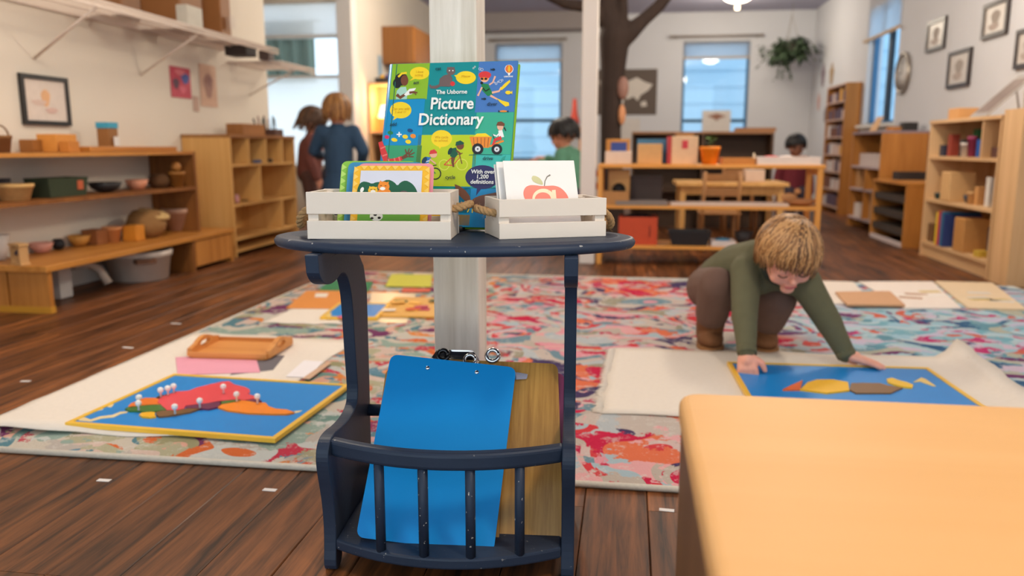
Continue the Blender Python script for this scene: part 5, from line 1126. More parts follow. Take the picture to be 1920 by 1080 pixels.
# frames and clock on the right wall
for lb, ya, yb, za, zb_ in (('black framed picture nearest the clock on the right wall', 6.88, 7.27, 1.488, 1.732), ('black framed picture below and right of the first on the right wall', 6.34, 6.75, 1.164, 1.435), ('largest framed picture high on the right wall', 5.81, 6.19, 1.456, 1.69), ('framed picture cut by the right edge of the photo', 5.35, 5.65, 1.21, 1.45)):
    wall_pic('framed_picture', lb, 'picture', (WR, -1), ya, yb, za, zb_, C(56, 44, 40, r=.35), .028, C(206, 198, 190, r=.35), [(0, .1, .35, .4, C(160, 148, 138)), (.1, -.4, .4, .2, C(176, 160, 150))], .022, 'framed pictures on the right wall')
ck = T('wall_clock', 'round silver-rimmed wall clock beside the right window', 'clock', (WR-.002, 7.80, 1.378)); xr = Matrix.Rotation(R(-90), 4, 'Y')
MB().lathe([(.17, 0), (.185, .01), (.185, .028), (.17, .034), (.155, .028), (.155, .012)], 32, mat=xr).build('rim', M((176, 166, 154), .35, .8, name='brushed rim'), ck); MB().lathe([(.01, .018), (.158, .019), (.01, .022)], 32, mat=xr).build('dial', C(216, 212, 208), ck)
MB().box(-.026, -.023, -.004, .004, 0, .11).build('hand', black, ck); MB().box(-.026, -.023, 0, .07, -.004, .004).build('hand', black, ck)

# ================================================================== OPEN PINE SHELF (centre back)
PX0, PX1, PY0, PY1 = -.19, 1.15, 5.03, 5.36
ps = T('open_shelf', 'open-backed orange pine shelf behind the crouching child', 'shelf', ((PX0+PX1)/2, PY0, 0))
for x in (PX0, PX1-.032):
    for y in (PY0, PY1-.032): MB().box(x, x+.032, y, y+.032, 0, .60).build('post', pinez, ps, world=True, bevel=.003)
MB().box(PX0, PX1+.01, PY0-.008, PY1+.008, .600, .622).build('top', pine, ps, world=True, bevel=.004)
for z in (.35, .10): MB().box(PX0, PX1, PY0+.002, PY1-.002, z, z+.022).build('shelf_board', pine, ps, world=True, bevel=.003)
for x in (PX0+.005, PX1-.027): MB().box(x, x+.022, PY0+.032, PY1-.032, .56, .60).build('side_rail', pinez, ps, world=True)
zt, zmid, zlo = .622, .372, .122
yc = 5.16
t = onY('box', 'white_box', 'white box holding a blue card at the left of the pine shelf top', 'box', 1135, 1184, 284, yc, zt, C(222, 200, 180), .12)
MB().box(-.075, .075, .0, .012, .06, .155).build('card_frame', C(206, 140, 60), t, loc=(-.005, .03, 0)); MB().box(-.05, .05, -.004, -.001, .075, .135).build('blue_card', C(50, 70, 140), t, loc=(0, .03, 0))
onY('box', 'wooden_block', 'tan wooden box in front of the blue book on the pine shelf', 'box', 1195, 1240, 270, yc-.03, zt, C(216, 166, 104), .08)
tag(MB().box(-.095, .095, -.012, .012, 0, .155).build('blue_book', C(70, 120, 150), loc=(AY(1222, 300, 5.26).x, 5.26, zt+.001)), 'blue book standing behind the tan box on the pine shelf', 'book')
t = onY('box', 'paper_bag', 'cream carton with a red tag on the pine shelf', 'carton', 1258, 1306, 256, yc, zt, C(226, 190, 150), .10)
MB().box(-.018, .018, -.053, -.051, .095, .145).build('red_tag', C(206, 60, 70), t); MB().prism([(-.05, .17), (.05, .17), (.06, .195), (-.06, .195)], lambda u, v, w: (u, w, v), -.04, .04).build('open_flap', C(170, 120, 70), t, fix=True)
tag(MB().box(-.02, .02, -.07, .07, 0, .17).build('red_book', C(196, 66, 70), loc=(AY(1256, 300, 5.2).x, 5.2, zt+.001)), 'red book standing left of the cream carton', 'book')
t = onY('pot', 'potted_plant', 'small green plant in a bright orange pot on the pine shelf', 'plant', 1311, 1349, 275, 5.10, zt, C(246, 140, 30, r=.45))
lf = MB(); rg = random.Random(4)
for i in range(16): a = rg.uniform(0, 6.28); z = rg.uniform(.11, .17); leaf(lf, (0, 0, z), (math.cos(a), math.sin(a), rg.uniform(.0, .9)), rg.uniform(.04, .06), .016)
lf.tube([(0, 0, .08), (0, 0, .17)], .004, 5); lf.build('leaves', C(90, 116, 50), t)
MB().lathe([(.002, .08), (.05, .085), (.002, .09)], 14).build('soil', C(60, 44, 34), t)
onY('open', 'wooden_tray', 'low wooden tray in the middle of the pine shelf top', 'tray', 1352, 1410, 296, 5.16, zt, C(196, 130, 56), .2)
onY('open', 'white_tray', 'long white tray at the right of the pine shelf top', 'tray', 1418, 1530, 294, 5.12, zt, C(236, 222, 210), .16, fill=[(200, 80, 80), (220, 200, 190), (120, 80, 60)])
t = T('bell', 'small pale bell beside the white tray', 'bell', AY(1413, 308, 5.14)); t.location.z = zt; MB().lathe([(.02, 0), (.016, .03), (.006, .05), (.004, .07)], 12).build('body', C(220, 200, 170), t)
# middle tier
t = onY('box', 'hole_box', 'pale wooden box with a round black hole on the middle pine shelf', 'box', 1140, 1180, 318, 5.20, zmid, C(196, 146, 84), .12); MB().lathe([(.001, 0), (.042, .001), (.001, .002)], 20, mat=Matrix.Rotation(R(90), 4, 'X')).build('hole', C(24, 22, 22), t, loc=(0, -.0605, .09))
onY('open', 'wooden_tray', 'small wooden tray under the hole box', 'tray', 1128, 1178, 358, 5.10, zmid, C(186, 130, 70), .12)
onY('open', 'grey_tray', 'grey tray at the left of the middle pine shelf', 'tray', 1155, 1250, 376, 5.10, zmid, C(140, 126, 116), .14)
onY('box', 'dark_case', 'dark brown case on the middle pine shelf', 'case', 1180, 1240, 330, 5.27, zmid, C(66, 48, 40), .12)
onY('box', 'white_mat_roll', 'long white flat case on the middle pine shelf', 'case', 1258, 1470, 380, 5.12, zmid, C(230, 206, 186), .16)
t = onY('bowl', 'driftwood_bowl', 'brown bowl of driftwood at the right of the middle pine shelf', 'bowl', 1470, 1530, 374, 5.16, zmid, C(190, 130, 80))
t = T('wooden_figure', 'small wooden animal figure at the right of the middle pine shelf', 'toy', (AY(1478, 385, 5.18).x, 5.18, zmid+.001)); MB().ell((0, 0, .05), (.05, .02, .025), 8).ell((.05, 0, .085), (.02, .015, .02), 6).tube([(-.03, 0, .05), (-.035, 0, 0)], .008, 6).tube([(.03, 0, .05), (.035, 0, 0)], .008, 6).build('body', C(206, 150, 96), t)
# bottom tier
t = onY('open', 'red_bin', 'red-orange fabric bin on the bottom pine shelf', 'bin', 1160, 1230, 405, 5.16, zlo, C(206, 74, 30), .2); MB().box(.07, .075, -.105, -.101, .05, .12).build('handle_slot', C(120, 40, 24), t)
MB().ell((0, 0, .155), (.11, .08, .035), 8).build('cloth_inside', C(36, 34, 40), t)
onY('open', 'black_tray', 'black tray in the middle of the bottom pine shelf', 'tray', 1252, 1330, 432, 5.14, zlo, C(34, 32, 34), .18, fl=1.25)
t = onY('box', 'white_pad', 'white pad with a bright blue cloth on the bottom pine shelf', 'pad', 1332, 1376, 450, 5.12, zlo, C(226, 214, 206), .16); MB().ell((.0, 0, .03), (.05, .05, .016), 8).build('blue_cloth', C(50, 150, 190), t)
onY('ball' if False else 'bowl', 'black_bowl', 'black bowl on the bottom pine shelf beside the white pad', 'bowl', 1376, 1412, 434, 5.14, zlo, C(40, 34, 34))

# ================================================================== FURNITURE BEYOND THE PINE SHELF
def table(label, x0, x1, y0, y1, z, top, leg):
    t = T('play_table', label, 'table', ((x0+x1)/2, (y0+y1)/2, 0), 0); B = lambda n_, m, *b: MB().box(*b).build(n_, m, t, world=True)
    B('tabletop', top, x0, x1, y0, y1, z-.025, z)
    for x in (x0+.03, x1-.07):
        for y in (y0+.03, y1-.07): B('leg', leg, x, x+.04, y, y+.04, 0, z-.025)
    B('apron', leg, x0+.05, x1-.05, y0+.04, y0+.055, z-.09, z-.025); return t
def chair(label, x, y, rz, col, zs=.28, group='children\'s chairs'):
    t = T('child_chair', label, 'chair', (x, y, 0), rz, group); m = C(*col)
    MB().box(-.14, .14, -.14, .14, zs-.015, zs).build('seat', m, t, bevel=.004)
    for sx in (-1, 1):
        MB().tube([(sx*.12, -.12, 0), (sx*.12, -.12, zs-.01)], .013, 8).build('leg', m, t); MB().tube([(sx*.12, .12, 0), (sx*.12, .125, zs), (sx*.115, .16, .56)], .013, 8).build('back_leg', m, t)
    for z in (.42, .52): MB().box(-.11, .11, .135, .15, z-.025, z+.025).build('back_slat', m, t)
    return t
p0 = AY(1268, 345, 6.1); p1 = AY(1478, 345, 6.1)
table('pale wooden table seen through the open pine shelf', p0.x, p1.x, 6.05, 6.6, .47, plyh, ply)
onY('box', 'white_box', 'white carton on the table behind the pine shelf', 'carton', 1395, 1430, 318, 6.3, .47, C(206, 180, 160), .15)
onY('box', 'wooden_case', 'long pale case on the table behind the pine shelf', 'case', 1320, 1390, 328, 6.3, .47, C(186, 150, 110), .15)
chair('wooden child\'s chair in front of the table behind the pine shelf', AY(1345, 420, 5.85).x, 5.82, R(180), (170, 120, 70))
chair('wooden child\'s chair at the far side of the table behind the pine shelf', p1.x-.25, 6.78, 0, (160, 108, 60))
t = T('brown_cabinet', 'dark brown open-fronted cabinet standing behind the pine shelf', 'cabinet', (.7, 7.3, 0)); a = AY(1185, 252, 7.2); b = AY(1452, 252, 7.2); zc = AY(1300, 251, 7.2).z
wd = wood((78, 56, 40), (98, 72, 52), 'x', .6, 3, name='dark cabinet')
MB().box(a.x, b.x, 7.5, 7.52, 0, zc).build('back', wd, t, world=True); MB().box(a.x, b.x, 7.2, 7.52, zc, zc+.02).build('top', wood((150, 104, 66), (166, 120, 80), 'x', .5, 4, name='brown top'), t, world=True)
for x in (a.x, (a.x+b.x)/2, b.x-.02): MB().box(x, x+.02, 7.2, 7.5, 0, zc).build('upright', wd, t, world=True)
for z in (zc-.25, zc-.5): MB().box(a.x+.02, b.x-.02, 7.22, 7.5, z, z+.016).build('shelf_board', wd, t, world=True)
onY('open', 'wooden_crate', 'brown wooden crate on top of the dark cabinet', 'crate', 1380, 1450, 240, 7.36, zc+.02, C(160, 110, 66), .2)
table('low table in the far left where a child leans', -1.40, -.78, 6.25, 6.85, .585, ply, ply)
chair('red child\'s chair under the child in green', AY(1058, 245, 6.5).x+.14, 6.55, R(250)+math.pi*0+0, (170, 40, 60), .25)
chair('dark red child\'s chair under the curly-haired child far back', AY(1492, 275, 8.2).x, 8.21, R(0), (130, 30, 40), .26)
t = T('red_vase', 'red and tan bottle on the windowsill behind the child in green', 'bottle', AY(1079, 225, 11.5)); t.location.z = 1.0; t.location.y = WB-.03
t.location = AY(1077, 238, 8.9); pz_ = t.location.z; MB().lathe([(.05, 0), (.055, .06), (.03, .16), (.02, .30)], 12).build('body', C(200, 70, 50), t)
t2 = T('plinth_stand', 'slim wooden plant stand holding the red bottle', 'stand', (t.location.x, t.location.y, 0)); MB().box(-.09, .09, -.09, .09, pz_-.02, pz_).build('top', oak, t2)
for sx in (-1, 1):
    for sy in (-1, 1): MB().tube([(sx*.07, sy*.07, 0), (sx*.07, sy*.07, pz_-.02)], .012, 6).build('leg', oakz, t2)

# ================================================================== RIGHT WALL FURNITURE
FX = 1.99
rb = T('maple_bookcase', 'pale maple bookcase of toys and books along the right wall', 'bookcase', (2.2, 5.2, 0)); y0, y1, zt = 4.74, 5.80, .90
MB().box(FX, 2.40, y1-.022, y1, 0, zt-.02).build('side', maple, rb, world=True); MB().box(FX, 2.40, y0, y0+.022, 0, zt-.02).build('side', maple, rb, world=True)
MB().box(FX-.006, 2.405, y0, y1+.006, zt-.02, zt).build('top', mapley, rb, world=True); MB().box(2.388, 2.40, y0+.022, y1-.022, 0, zt-.02).build('back', maple, rb, world=True)
for z in (.668, .388): MB().box(FX+.004, 2.388, y0+.022, y1-.022, z-.02, z).build('shelf_board', mapley, rb, world=True)
MB().box(FX+.002, 2.388, y0+.022, y1-.022, .08, .10).build('shelf_board', mapley, rb, world=True); MB().box(FX+.02, FX+.04, y0+.022, y1-.022, 0, .08).build('plinth', mapley, rb, world=True)
MB().box(FX+.004, 2.388, 4.98, 4.998, .668, zt-.02).build('divider', maple, rb, world=True)
b2 = T('maple_bookcase', 'pale maple bookcase facing the rug at the right edge of the photo', 'bookcase', (2.2, 4.6, 0)); a0, a1, d0, d1, z2 = 1.99, 2.40, 4.50, 4.725, .925
for x0, x1 in ((a0, a0+.11), (a1-.03, a1)): MB().box(x0, x1, d0, d1, 0, z2-.02).build('side', maple, b2, world=True)
MB().box(a0, a1, d0, d1, z2-.02, z2).build('top', maple, b2, world=True); MB().box(a0+.11, a1-.03, d1-.012, d1, 0, z2-.02).build('back', maple, b2, world=True)
for z in (.10, .40, .66): MB().box(a0+.11, a1-.03, d0, d1-.012, z-.02, z).build('shelf_board', maple, b2, world=True)
tag(MB().box(-.13, .13, -.003, .003, 0, .15).build('paper_sheet', C(216, 204, 190), loc=(2.235, 4.59, .101)), 'white paper standing in the bookcase at the right edge', 'paper')
# items in the maple bookcase
it = [('open', 'toy_bin', 'dark blue bin at the far end of the top maple shelf', 'bin', 1762, 1785, 272, .668, (50, 52, 70)), ('box', 'red_box', 'red box of blocks on the top maple shelf', 'box', 1776, 1796, 252, .668, (150, 60, 44)), ('box', 'black_box', 'black box with a white note on the top maple shelf', 'box', 1798, 1826, 262, .668, (44, 40, 42)), ('box', 'blue_box', 'bright blue box on the top maple shelf', 'box', 1830, 1850, 262, .668, (30, 90, 170)), ('box', 'dark_book_stack', 'stack of dark books in the right top cubby of the maple bookcase', 'books', 1860, 1892, 276, .668, (90, 56, 50)),
      ('bowl', 'blue_bowl', 'dark blue bowl on the second maple shelf', 'bowl', 1806, 1828, 366, .388, (40, 60, 80)), ('box', 'wooden_case', 'large pale wooden case on the second maple shelf', 'case', 1764, 1822, 322, .388, (216, 172, 116)), ('box', 'wooden_block', 'tan wooden block beside the pale case', 'block', 1826, 1846, 350, .388, (206, 150, 90)), ('box', 'display_card', 'white display card on the second maple shelf', 'card', 1846, 1868, 332, .388, (220, 214, 206)), ('pot', 'grey_bottle', 'slim grey-green bottle on the second maple shelf', 'bottle', 1862, 1878, 345, .388, (90, 106, 104)),
      ('box', 'brown_box', 'dark brown box on the lowest maple shelf', 'box', 1736, 1772, 418, .10, (110, 74, 40)), ('box', 'wooden_rack', 'honey wooden file box on the lowest maple shelf', 'box', 1788, 1848, 408, .10, (196, 140, 76)), ('box', 'navy_file', 'navy file at the right of the lowest maple shelf', 'file', 1848, 1862, 425, .10, (50, 54, 70)), ('box', 'yellow_box', 'flat yellow box on the lowest maple shelf', 'box', 1826, 1856, 470, .10, (206, 170, 60))]
for kd, nm, lb, ct, xl, xr, yt, z, c in it:
    onX(kd, nm, lb, ct, xl, xr, yt, 2.07 if nm != 'yellow_box' else 2.04, z, C(*c), k=1.3, yr=(4.80, 5.72))
for k, c in enumerate(((40, 60, 120), (30, 120, 150), (150, 60, 110), (200, 70, 50), (240, 210, 60))):
    tag(MB().box(-.11, .11, -.013, .013, 0, .21+.01*(k % 2)).build('thin_book', C(*c), loc=(2.10, 5.42+.03*k, .101)), ('navy', 'turquoise', 'plum', 'red', 'yellow')[k]+' book in the row on the lowest maple shelf', 'book', 'books in the maple bookcase')
onX('open', 'green_tub', 'green tub standing at the back of the top maple shelf', 'tub', 1790, 1826, 244, 2.24, .668, C(40, 120, 84), k=1.6, yr=(4.95, 5.6))
t = T('acrylic_frame', 'clear acrylic display frame leaning back on top of the maple bookcase', 'frame', (2.07, 5.28, .902)); an = R(38)
AC_ = M((186, 178, 170), .1, var=.02, name='glossy acrylic', spec=.9)
MB().box(-.004, .004, -.12, .12, 0, .36).build('sheet', AC_, t, rot=(0, R(46), 0)); MB().box(-.0065, -.0045, -.09, .09, .04, .32).build('picture', M((150, 132, 122), .12, var=.2, scale=8, name='glossy print'), t, rot=(0, R(46), 0)); MB().tube([(.20, 0, .19), (.24, 0, .0)], .006, 6).build('prop', AC_, t); MB().box(.0, .24, -.1, .1, -.001, .004).build('foot', AC_, t)
onX('box', 'wooden_board', 'flat tan board at the far end of the maple bookcase top', 'board', 1750, 1812, 207, 2.16, .90, C(214, 160, 100), k=1.4, yr=(5, 5.68))
t = onX('pot', 'glass_jar', 'pale jar with pink and green stripes on the maple bookcase top', 'jar', 1878, 1894, 172, 2.18, .90, C(196, 190, 170), yr=(4.82, 4.9))
t = T('flower_bunch', 'bunch of white and peach flowers at the right edge on the bookcase', 'flowers', (2.16, 4.66, .926)); MB().lathe([(.04, 0), (.05, .05), (.035, .08)], 12).build('vase', C(214, 196, 176), t)
rg = random.Random(9)
for k in range(14): MB().ell((rg.gauss(0, .04), rg.gauss(0, .04), .10+rg.uniform(0, .07)), .022, 5).build('flower', C(*rg.choice(((240, 226, 214), (236, 176, 130), (230, 210, 196)))), t)
for nm, lb, ct, xl, xr, yt, z, c in (('plum_pouch', 'plum cloth pouch on the top maple shelf', 'pouch', 1812, 1830, 256, .668, (150, 50, 90)), ('white_cup', 'white cup in front of the black box on the top maple shelf', 'cup', 1800, 1818, 268, .668, (214, 206, 200)), ('teal_bowl', 'teal bowl at the far end of the second maple shelf', 'bowl', 1752, 1766, 362, .388, (40, 80, 90)), ('tan_cup', 'small tan cup on the second maple shelf', 'cup', 1812, 1826, 360, .388, (206, 160, 104))):
    onX('pot', nm, lb, ct, xl, xr, yt, 2.04, z, C(*c), yr=(4.80, 5.72))
# low cabinet with dark drawers
lc = T('drawer_cabinet', 'low honey wood cabinet with dark open trays beside the maple bookcase', 'cabinet', (2.2, 6.6, 0)); y0, y1, zt = 6.16, 6.98, AY(1690, 343, 6.16).z
MB().box(FX, 2.40, y0, y0+.02, 0, zt-.02).build('side', oakz, lc, world=True); MB().box(FX, 2.40, y1-.02, y1, 0, zt-.02).build('side', oakz, lc, world=True); MB().box(FX-.004, 2.40, y0-.004, y1, zt-.02, zt).build('top', oak, lc, world=True)
MB().box(2.38, 2.40, y0+.02, y1-.02, 0, zt-.02).build('back', C(40, 34, 30), lc, world=True)
for z in (.08, .20, .32): d = MB().box(FX+.01, 2.37, y0+.025, y1-.025, z, z+.05).build('tray', C(62, 50, 40), lc, world=True)
MB().box(FX-.002, FX+.02, y0+.02, y1-.02, .0, .03).build('plinth', C(206, 190, 186), lc, world=True)
onX('box', 'black_case', 'flat black case on the honey wood cabinet', 'case', 1672, 1735, 322, 2.2, zt, C(40, 32, 30), k=1.3, ay=.7)
# taller unit
tu = T('tall_shelf_unit', 'honey wood shelf unit with white trim farther along the right wall', 'shelf', (2.23, 7.45, 0)); y0, y1, zt = 7.04, 7.92, .86; F2 = 2.05
MB().box(F2, 2.41, y0, y0+.02, 0, zt-.02).build('side', oakz, tu, world=True); MB().box(F2, 2.41, y1-.02, y1, 0, zt-.02).build('side', oakz, tu, world=True); MB().box(F2-.006, 2.41, y0, y1, zt-.02, zt).build('top', C(150, 130, 136), tu, world=True); MB().box(2.395, 2.41, y0+.02, y1-.02, 0, zt-.02).build('back', C(60, 48, 44), tu, world=True)
for z in (.10, .36, .56): MB().box(F2, 2.395, y0+.02, y1-.02, z-.018, z).build('shelf_board', C(190, 170, 168), tu, world=True)
MB().box(F2, 2.395, 7.45, 7.468, .10, .54).build('divider', oakz, tu, world=True)
for k in range(6): tag(MB().box(-.1, .1, -.055, .055, 0, .11).build('white_tub', C(206, 190, 184), loc=(2.20, 7.13+k*.13, .561)), ('nearest', 'second', 'third', 'fourth', 'fifth', 'farthest')[k]+' white tub in the row on the upper shelf of the honey wood unit', 'tub', 'white tubs on the honey wood unit')
for k in range(5): tag(MB().box(-.1, .1, -.12, .12, 0, .045).build('box_stack', C(206, 176, 140), loc=(2.20, 7.30, .101+k*.047)), ('bottom', 'second lowest', 'middle', 'second highest', 'topmost')[k]+' pale box in the pile on the lowest shelf of the honey wood unit', 'box', 'pale boxes in the honey wood unit')
tag(MB().box(-.08, .08, -.08, .08, 0, .12).build('white_box', C(220, 206, 196), loc=(2.16, 7.75, .101)), 'white box at the far end of the lowest shelf of the honey wood unit', 'box')
onX('box', 'tan_box', 'tan box in the middle shelf of the honey wood unit', 'box', 1600, 1622, 318, 2.12, .36, C(190, 140, 90), k=1.4, yr=(7.55, 7.8))
onX('box', 'black_box', 'black box on top of the honey wood unit', 'box', 1706, 1740, 228, 2.30, zt, C(44, 40, 38), k=1.3, yr=(7.2, 7.8))
onX('box', 'wooden_board', 'flat orange board on top of the honey wood unit', 'board', 1662, 1708, 238, 2.25, zt, C(200, 130, 60), k=1.3)
t = T('tilted_board', 'tan picture stand leaning under the right window', 'stand', (2.18, 7.80, zt+.001)); MB().box(-.004, .004, -.09, .09, 0, .15).build('sheet', C(226, 176, 120), t, rot=(0, R(25), 0)); MB().box(0, .09, -.06, .06, 0, .008).build('foot', C(206, 150, 96), t)
# tall narrow bookcase
tb = T('tall_bookcase', 'tall narrow honey wood bookcase near the back right corner', 'bookcase', (2.33, 9.5, 0)); y0, y1, zt = 9.10, 9.92, 1.40; F2 = 2.25
MB().box(F2, 2.41, y0, y0+.025, 0, zt).build('side', oakz, tb, world=True); MB().box(F2, 2.41, y1-.025, y1, 0, zt).build('side', oakz, tb, world=True); MB().box(2.395, 2.41, y0+.025, y1-.025, 0, zt).build('back', C(110, 80, 70), tb, world=True)
for z in (.06, .25, .44, .63, .82, 1.01, 1.20, 1.38): MB().box(F2, 2.395, y0+.025, y1-.025, z, z+.018).build('shelf_board', C(196, 160, 140), tb, world=True)
rg = random.Random(21)
for zi, z in enumerate((.078, .268, .458, .648, .838, 1.028, 1.218)):
    for k in range(5):
        c = rg.choice([(206, 180, 170), (120, 70, 50), (220, 160, 60), (90, 70, 90), (210, 200, 196)])
        tag(MB().box(-.06, .06, -.055, .055, 0, rg.uniform(.09, .13)).build('storage_box', C(*c), loc=(2.325, 9.21+k*.147, z+.001)), ('nearest', 'second', 'middle', 'fourth', 'farthest')[k]+' storage box on the '+('lowest', 'second', 'third', 'fourth', 'fifth', 'sixth', 'top')[zi]+' shelf of the tall narrow bookcase', 'box', 'storage boxes in the tall bookcase')

# ================================================================== PEOPLE
def skinm(c, name='skin'):
    t = NT(name); t.b.inputs['Roughness'].default_value = .5; t.b.inputs['Subsurface Weight'].default_value = .12; t.b.inputs['Subsurface Radius'].default_value = (.012, .005, .003)
    tc = t.new('ShaderNodeTexCoord'); nz = t.new('ShaderNodeTexNoise', Scale=18.0, Detail=3.0); t.link(tc.outputs['Object'], nz.inputs['Vector'])
    mx = t.new('ShaderNodeMix', data_type='RGBA'); L = lin(c); mx.inputs[6].default_value = L; mx.inputs[7].default_value = (L[0]*1.05, L[1]*.86, L[2]*.84, 1)
    t.link(nz.outputs[0], mx.inputs[0]); t.link(mx.outputs[2], t.b.inputs['Base Color']); return t.m
def frame(fwd, up):
    y = Vector(fwd).normalized(); z = Vector(up); z = (z-y*z.dot(y)).normalized(); x = y.cross(z); m = Matrix((x, y, z)).transposed(); return m
def head_prims(mb, c, m, k=1.0):
    """child's head: skull, jaw, cheeks, nose, lips, chin, ears"""
    P = lambda x, y, z: Vector(c)+m @ (Vector((x, y, z))*k)
    E = lambda p, r, n=10: mb.ell(P(*p), tuple(v*k for v in r), n, mat=m)
    E((0, -.006, .012), (.080, .094, .088), 14); E((0, .030, -.040), (.061, .060, .062), 12)
    for s in (-1, 1):
        E((s*.034, .062, -.042), (.026, .024, .026)); E((s*.081, -.004, -.022), (.010, .018, .024), 8); E((s*.030, .083, .006), (.022, .012, .010), 8)
    E((0, .098, -.030), (.011, .013, .012), 8); E((0, .090, -.012), (.008, .010, .020), 8); E((0, .086, -.058), (.021, .011, .0065), 8); E((0, .084, -.068), (.017, .010, .006), 8); E((0, .074, -.090), (.022, .018, .016), 8)
def face_parts(parent, c, m, k, lid, brow, lipc):
    P = lambda x, y, z: Vector(c)+m @ (Vector((x, y, z))*k)
    for s in (-1, 1):
        MB().tube([P(s*(.018+.026*i/6), .0935-.0035*abs(i-3)/3-.006*(i/6), -.013-.005*math.sin(math.pi*i/6)) for i in range(7)], .0022*k, 6).build('eyelashes', lid, parent, world=True)
        MB().tube([P(s*(.016+.030*i/6), .094-.010*(i/6)**2, .020+.004*math.sin(math.pi*i/6)) for i in range(7)], [.0015*k]+[.003*k]*5+[.0015*k], 6).build('eyebrow', brow, parent, world=True)
    MB().ell(P(0, .0915, -.0600), tuple(v*k for v in (.019, .007, .0045)), 8, mat=m).ell(P(0, .0890, -.0675), tuple(v*k for v in (.016, .007, .0048)), 8, mat=m).build('lips', lipc, parent, world=True)
def strands(c, m, k, rad, crown, ends, n, rr0, seed, jit=.1, wave=0.0, width=.0085):
    """hair: locks combed from the crown over an ellipsoid; ends(phi) gives the polar angle of the tips"""
    rg = random.Random(seed); mb = MB(); ax = Vector(crown).normalized(); e1 = (Vector((0, 1, 0))-ax*ax.y).normalized(); e2 = ax.cross(e1)
    for i in range(n):
        ph = 2*math.pi*(i+rg.random())/n*1.0; layer = rg.random(); te = ends(ph)*rg.uniform(.84, 1.07)*(.75+.25*layer if rg.random() < .35 else 1); pts = []; rs = []; dph = rg.gauss(0, jit); lift = 1+.05*layer; o0 = rg.uniform(.02, .30)
        K = 8
        for q in range(K+1):
            t = q/K; th = o0+(te-o0)*t; p_ = ph+dph*t+wave*math.sin(t*9+i); d = e1*math.cos(p_)+e2*math.sin(p_); v = ax*math.cos(th)+d*math.sin(th)
            r_ = Vector((v.x*rad[0], v.y*rad[1], v.z*rad[2]))*lift
            if th > 1.7:                                              # below the widest point the hair hangs
                v0 = ax*math.cos(1.7)+d*math.sin(1.7); r_ = Vector((v0.x*rad[0], v0.y*rad[1], v0.z*rad[2]))*lift+Vector((0, 0, -1))*(th-1.7)*rad[2]*.95-d*(th-1.7)*.01
            pts.append(Vector(c)+m @ (r_*k)); rs.append(width*k*(1-.75*max(0, t-.35)/.65)*(.55+.45*min(1, t*5)))
        ctr = Vector(c); mb.tube(pts, rs, 5, m=rg.choice((0, 0, 1, 1, 2)), flat=.45, ref=(pts[0]-ctr).normalized())
    return mb
def hair_cap(mb, c, m, k, rad, crown, ends, mat_i=2):
    ax = Vector(crown).normalized(); e1 = (Vector((0, 1, 0))-ax*ax.y).normalized(); e2 = ax.cross(e1); vs = []; fs = []; A, B = 28, 10
    for b in range(B+1):
        for a in range(A):
            ph = 2*math.pi*a/A; th = .02+(min(ends(ph), 1.9)*.90-.02)*b/B; v = ax*math.cos(th)+(e1*math.cos(ph)+e2*math.sin(ph))*math.sin(th)
            vs.append(Vector(c)+m @ (Vector((v.x*rad[0], v.y*rad[1], v.z*rad[2]))*k*.975))
    for b in range(B):
        for a in range(A): fs.append((b*A+a, b*A+(a+1) % A, (b+1)*A+(a+1) % A, (b+1)*A+a))
    mb.add(vs, fs, mat_i, True); return mb
def hand(mb, wrist, fdir, palm_n, k=1.0, curl=.3, spread=.12, side=1):
    """palm, four fingers of different length and a thumb from the side of the palm"""
    f = Vector(fdir).normalized(); n = Vector(palm_n); n = (n-f*n.dot(f)).normalized(); s = f.cross(n)*side; w = Vector(wrist)
    P = lambda a, b, c: w+(f*a+s*b+n*c)*k
    mb.cap(P(.0, .0, 0), P(.018, 0, 0), .016*k, .017*k, 10)
    for b in (-.016, -.006, .005, .015): mb.cap(P(.012, b*.8, 0), P(.040, b, 0), .0105*k, .0095*k, 8)
    for b, L, a_ in ((-.0185, .027, -1.0), (-.0065, .034, -.3), (.006, .036, .35), (.018, .031, 1.0)):
        p = P(.042, b, 0); d = (f+s*a_*spread).normalized(); ang = curl*.5
        for q, (fr, r0, r1) in enumerate(((.42, .0078, .0072), (.33, .0072, .0066), (.25, .0066, .0056))):
            dd = d*math.cos(ang)+n*math.sin(ang); e = p+dd*L*fr*k*1.25; mb.cap(p, e, r0*k, r1*k, 8); p = e; ang += curl
    p = P(.014, .017, .002); d1 = (f*.55+s*.8+n*.25*curl).normalized(); e = p+d1*.020*k; mb.cap(p, e, .0095*k, .0082*k, 8); d2 = (f*.8+s*(.55-curl*.5)+n*.5*curl).normalized(); mb.cap(e, e+d2*.018*k, .0082*k, .0066*k, 8)

# ------------------------------------------------------------------ crouching child
skin1 = skinm((236, 176, 152)); hairL = M((198, 150, 96), .45, var=.18, scale=60, name='blond hair light'); hairM = M((152, 106, 60), .45, var=.18, scale=60, name='blond hair'); hairD = M((104, 70, 40), .5, var=.18, scale=60, name='blond hair dark')
olive = M((98, 96, 70), .9, var=.12, scale=30, bump=.2, name='olive jersey'); olived = M((50, 56, 46), .9, var=.1, scale=30, name='dark collar'); pantm = M((106, 80, 68), .9, var=.12, scale=20, bump=.2, name='brown trousers'); patchm = M((128, 92, 68), .9, var=.1, name='tan knee patch'); bootm = M((116, 74, 40), .8, var=.15, scale=30, name='brown suede boots'); solem = M((150, 104, 60), .8, name='boot sole')
kid = T('person', 'blond child in olive top and brown boots crouching over the right puzzle', 'person', (.40, 2.86, RZ))
V = Vector
pel = V((.345, 3.00, .235)); belly = V((.395, 2.92, .285)); chest = V((.455, 2.80, .325)); neckb = V((.497, 2.725, .345)); hc = V((.510, 2.635, .404))
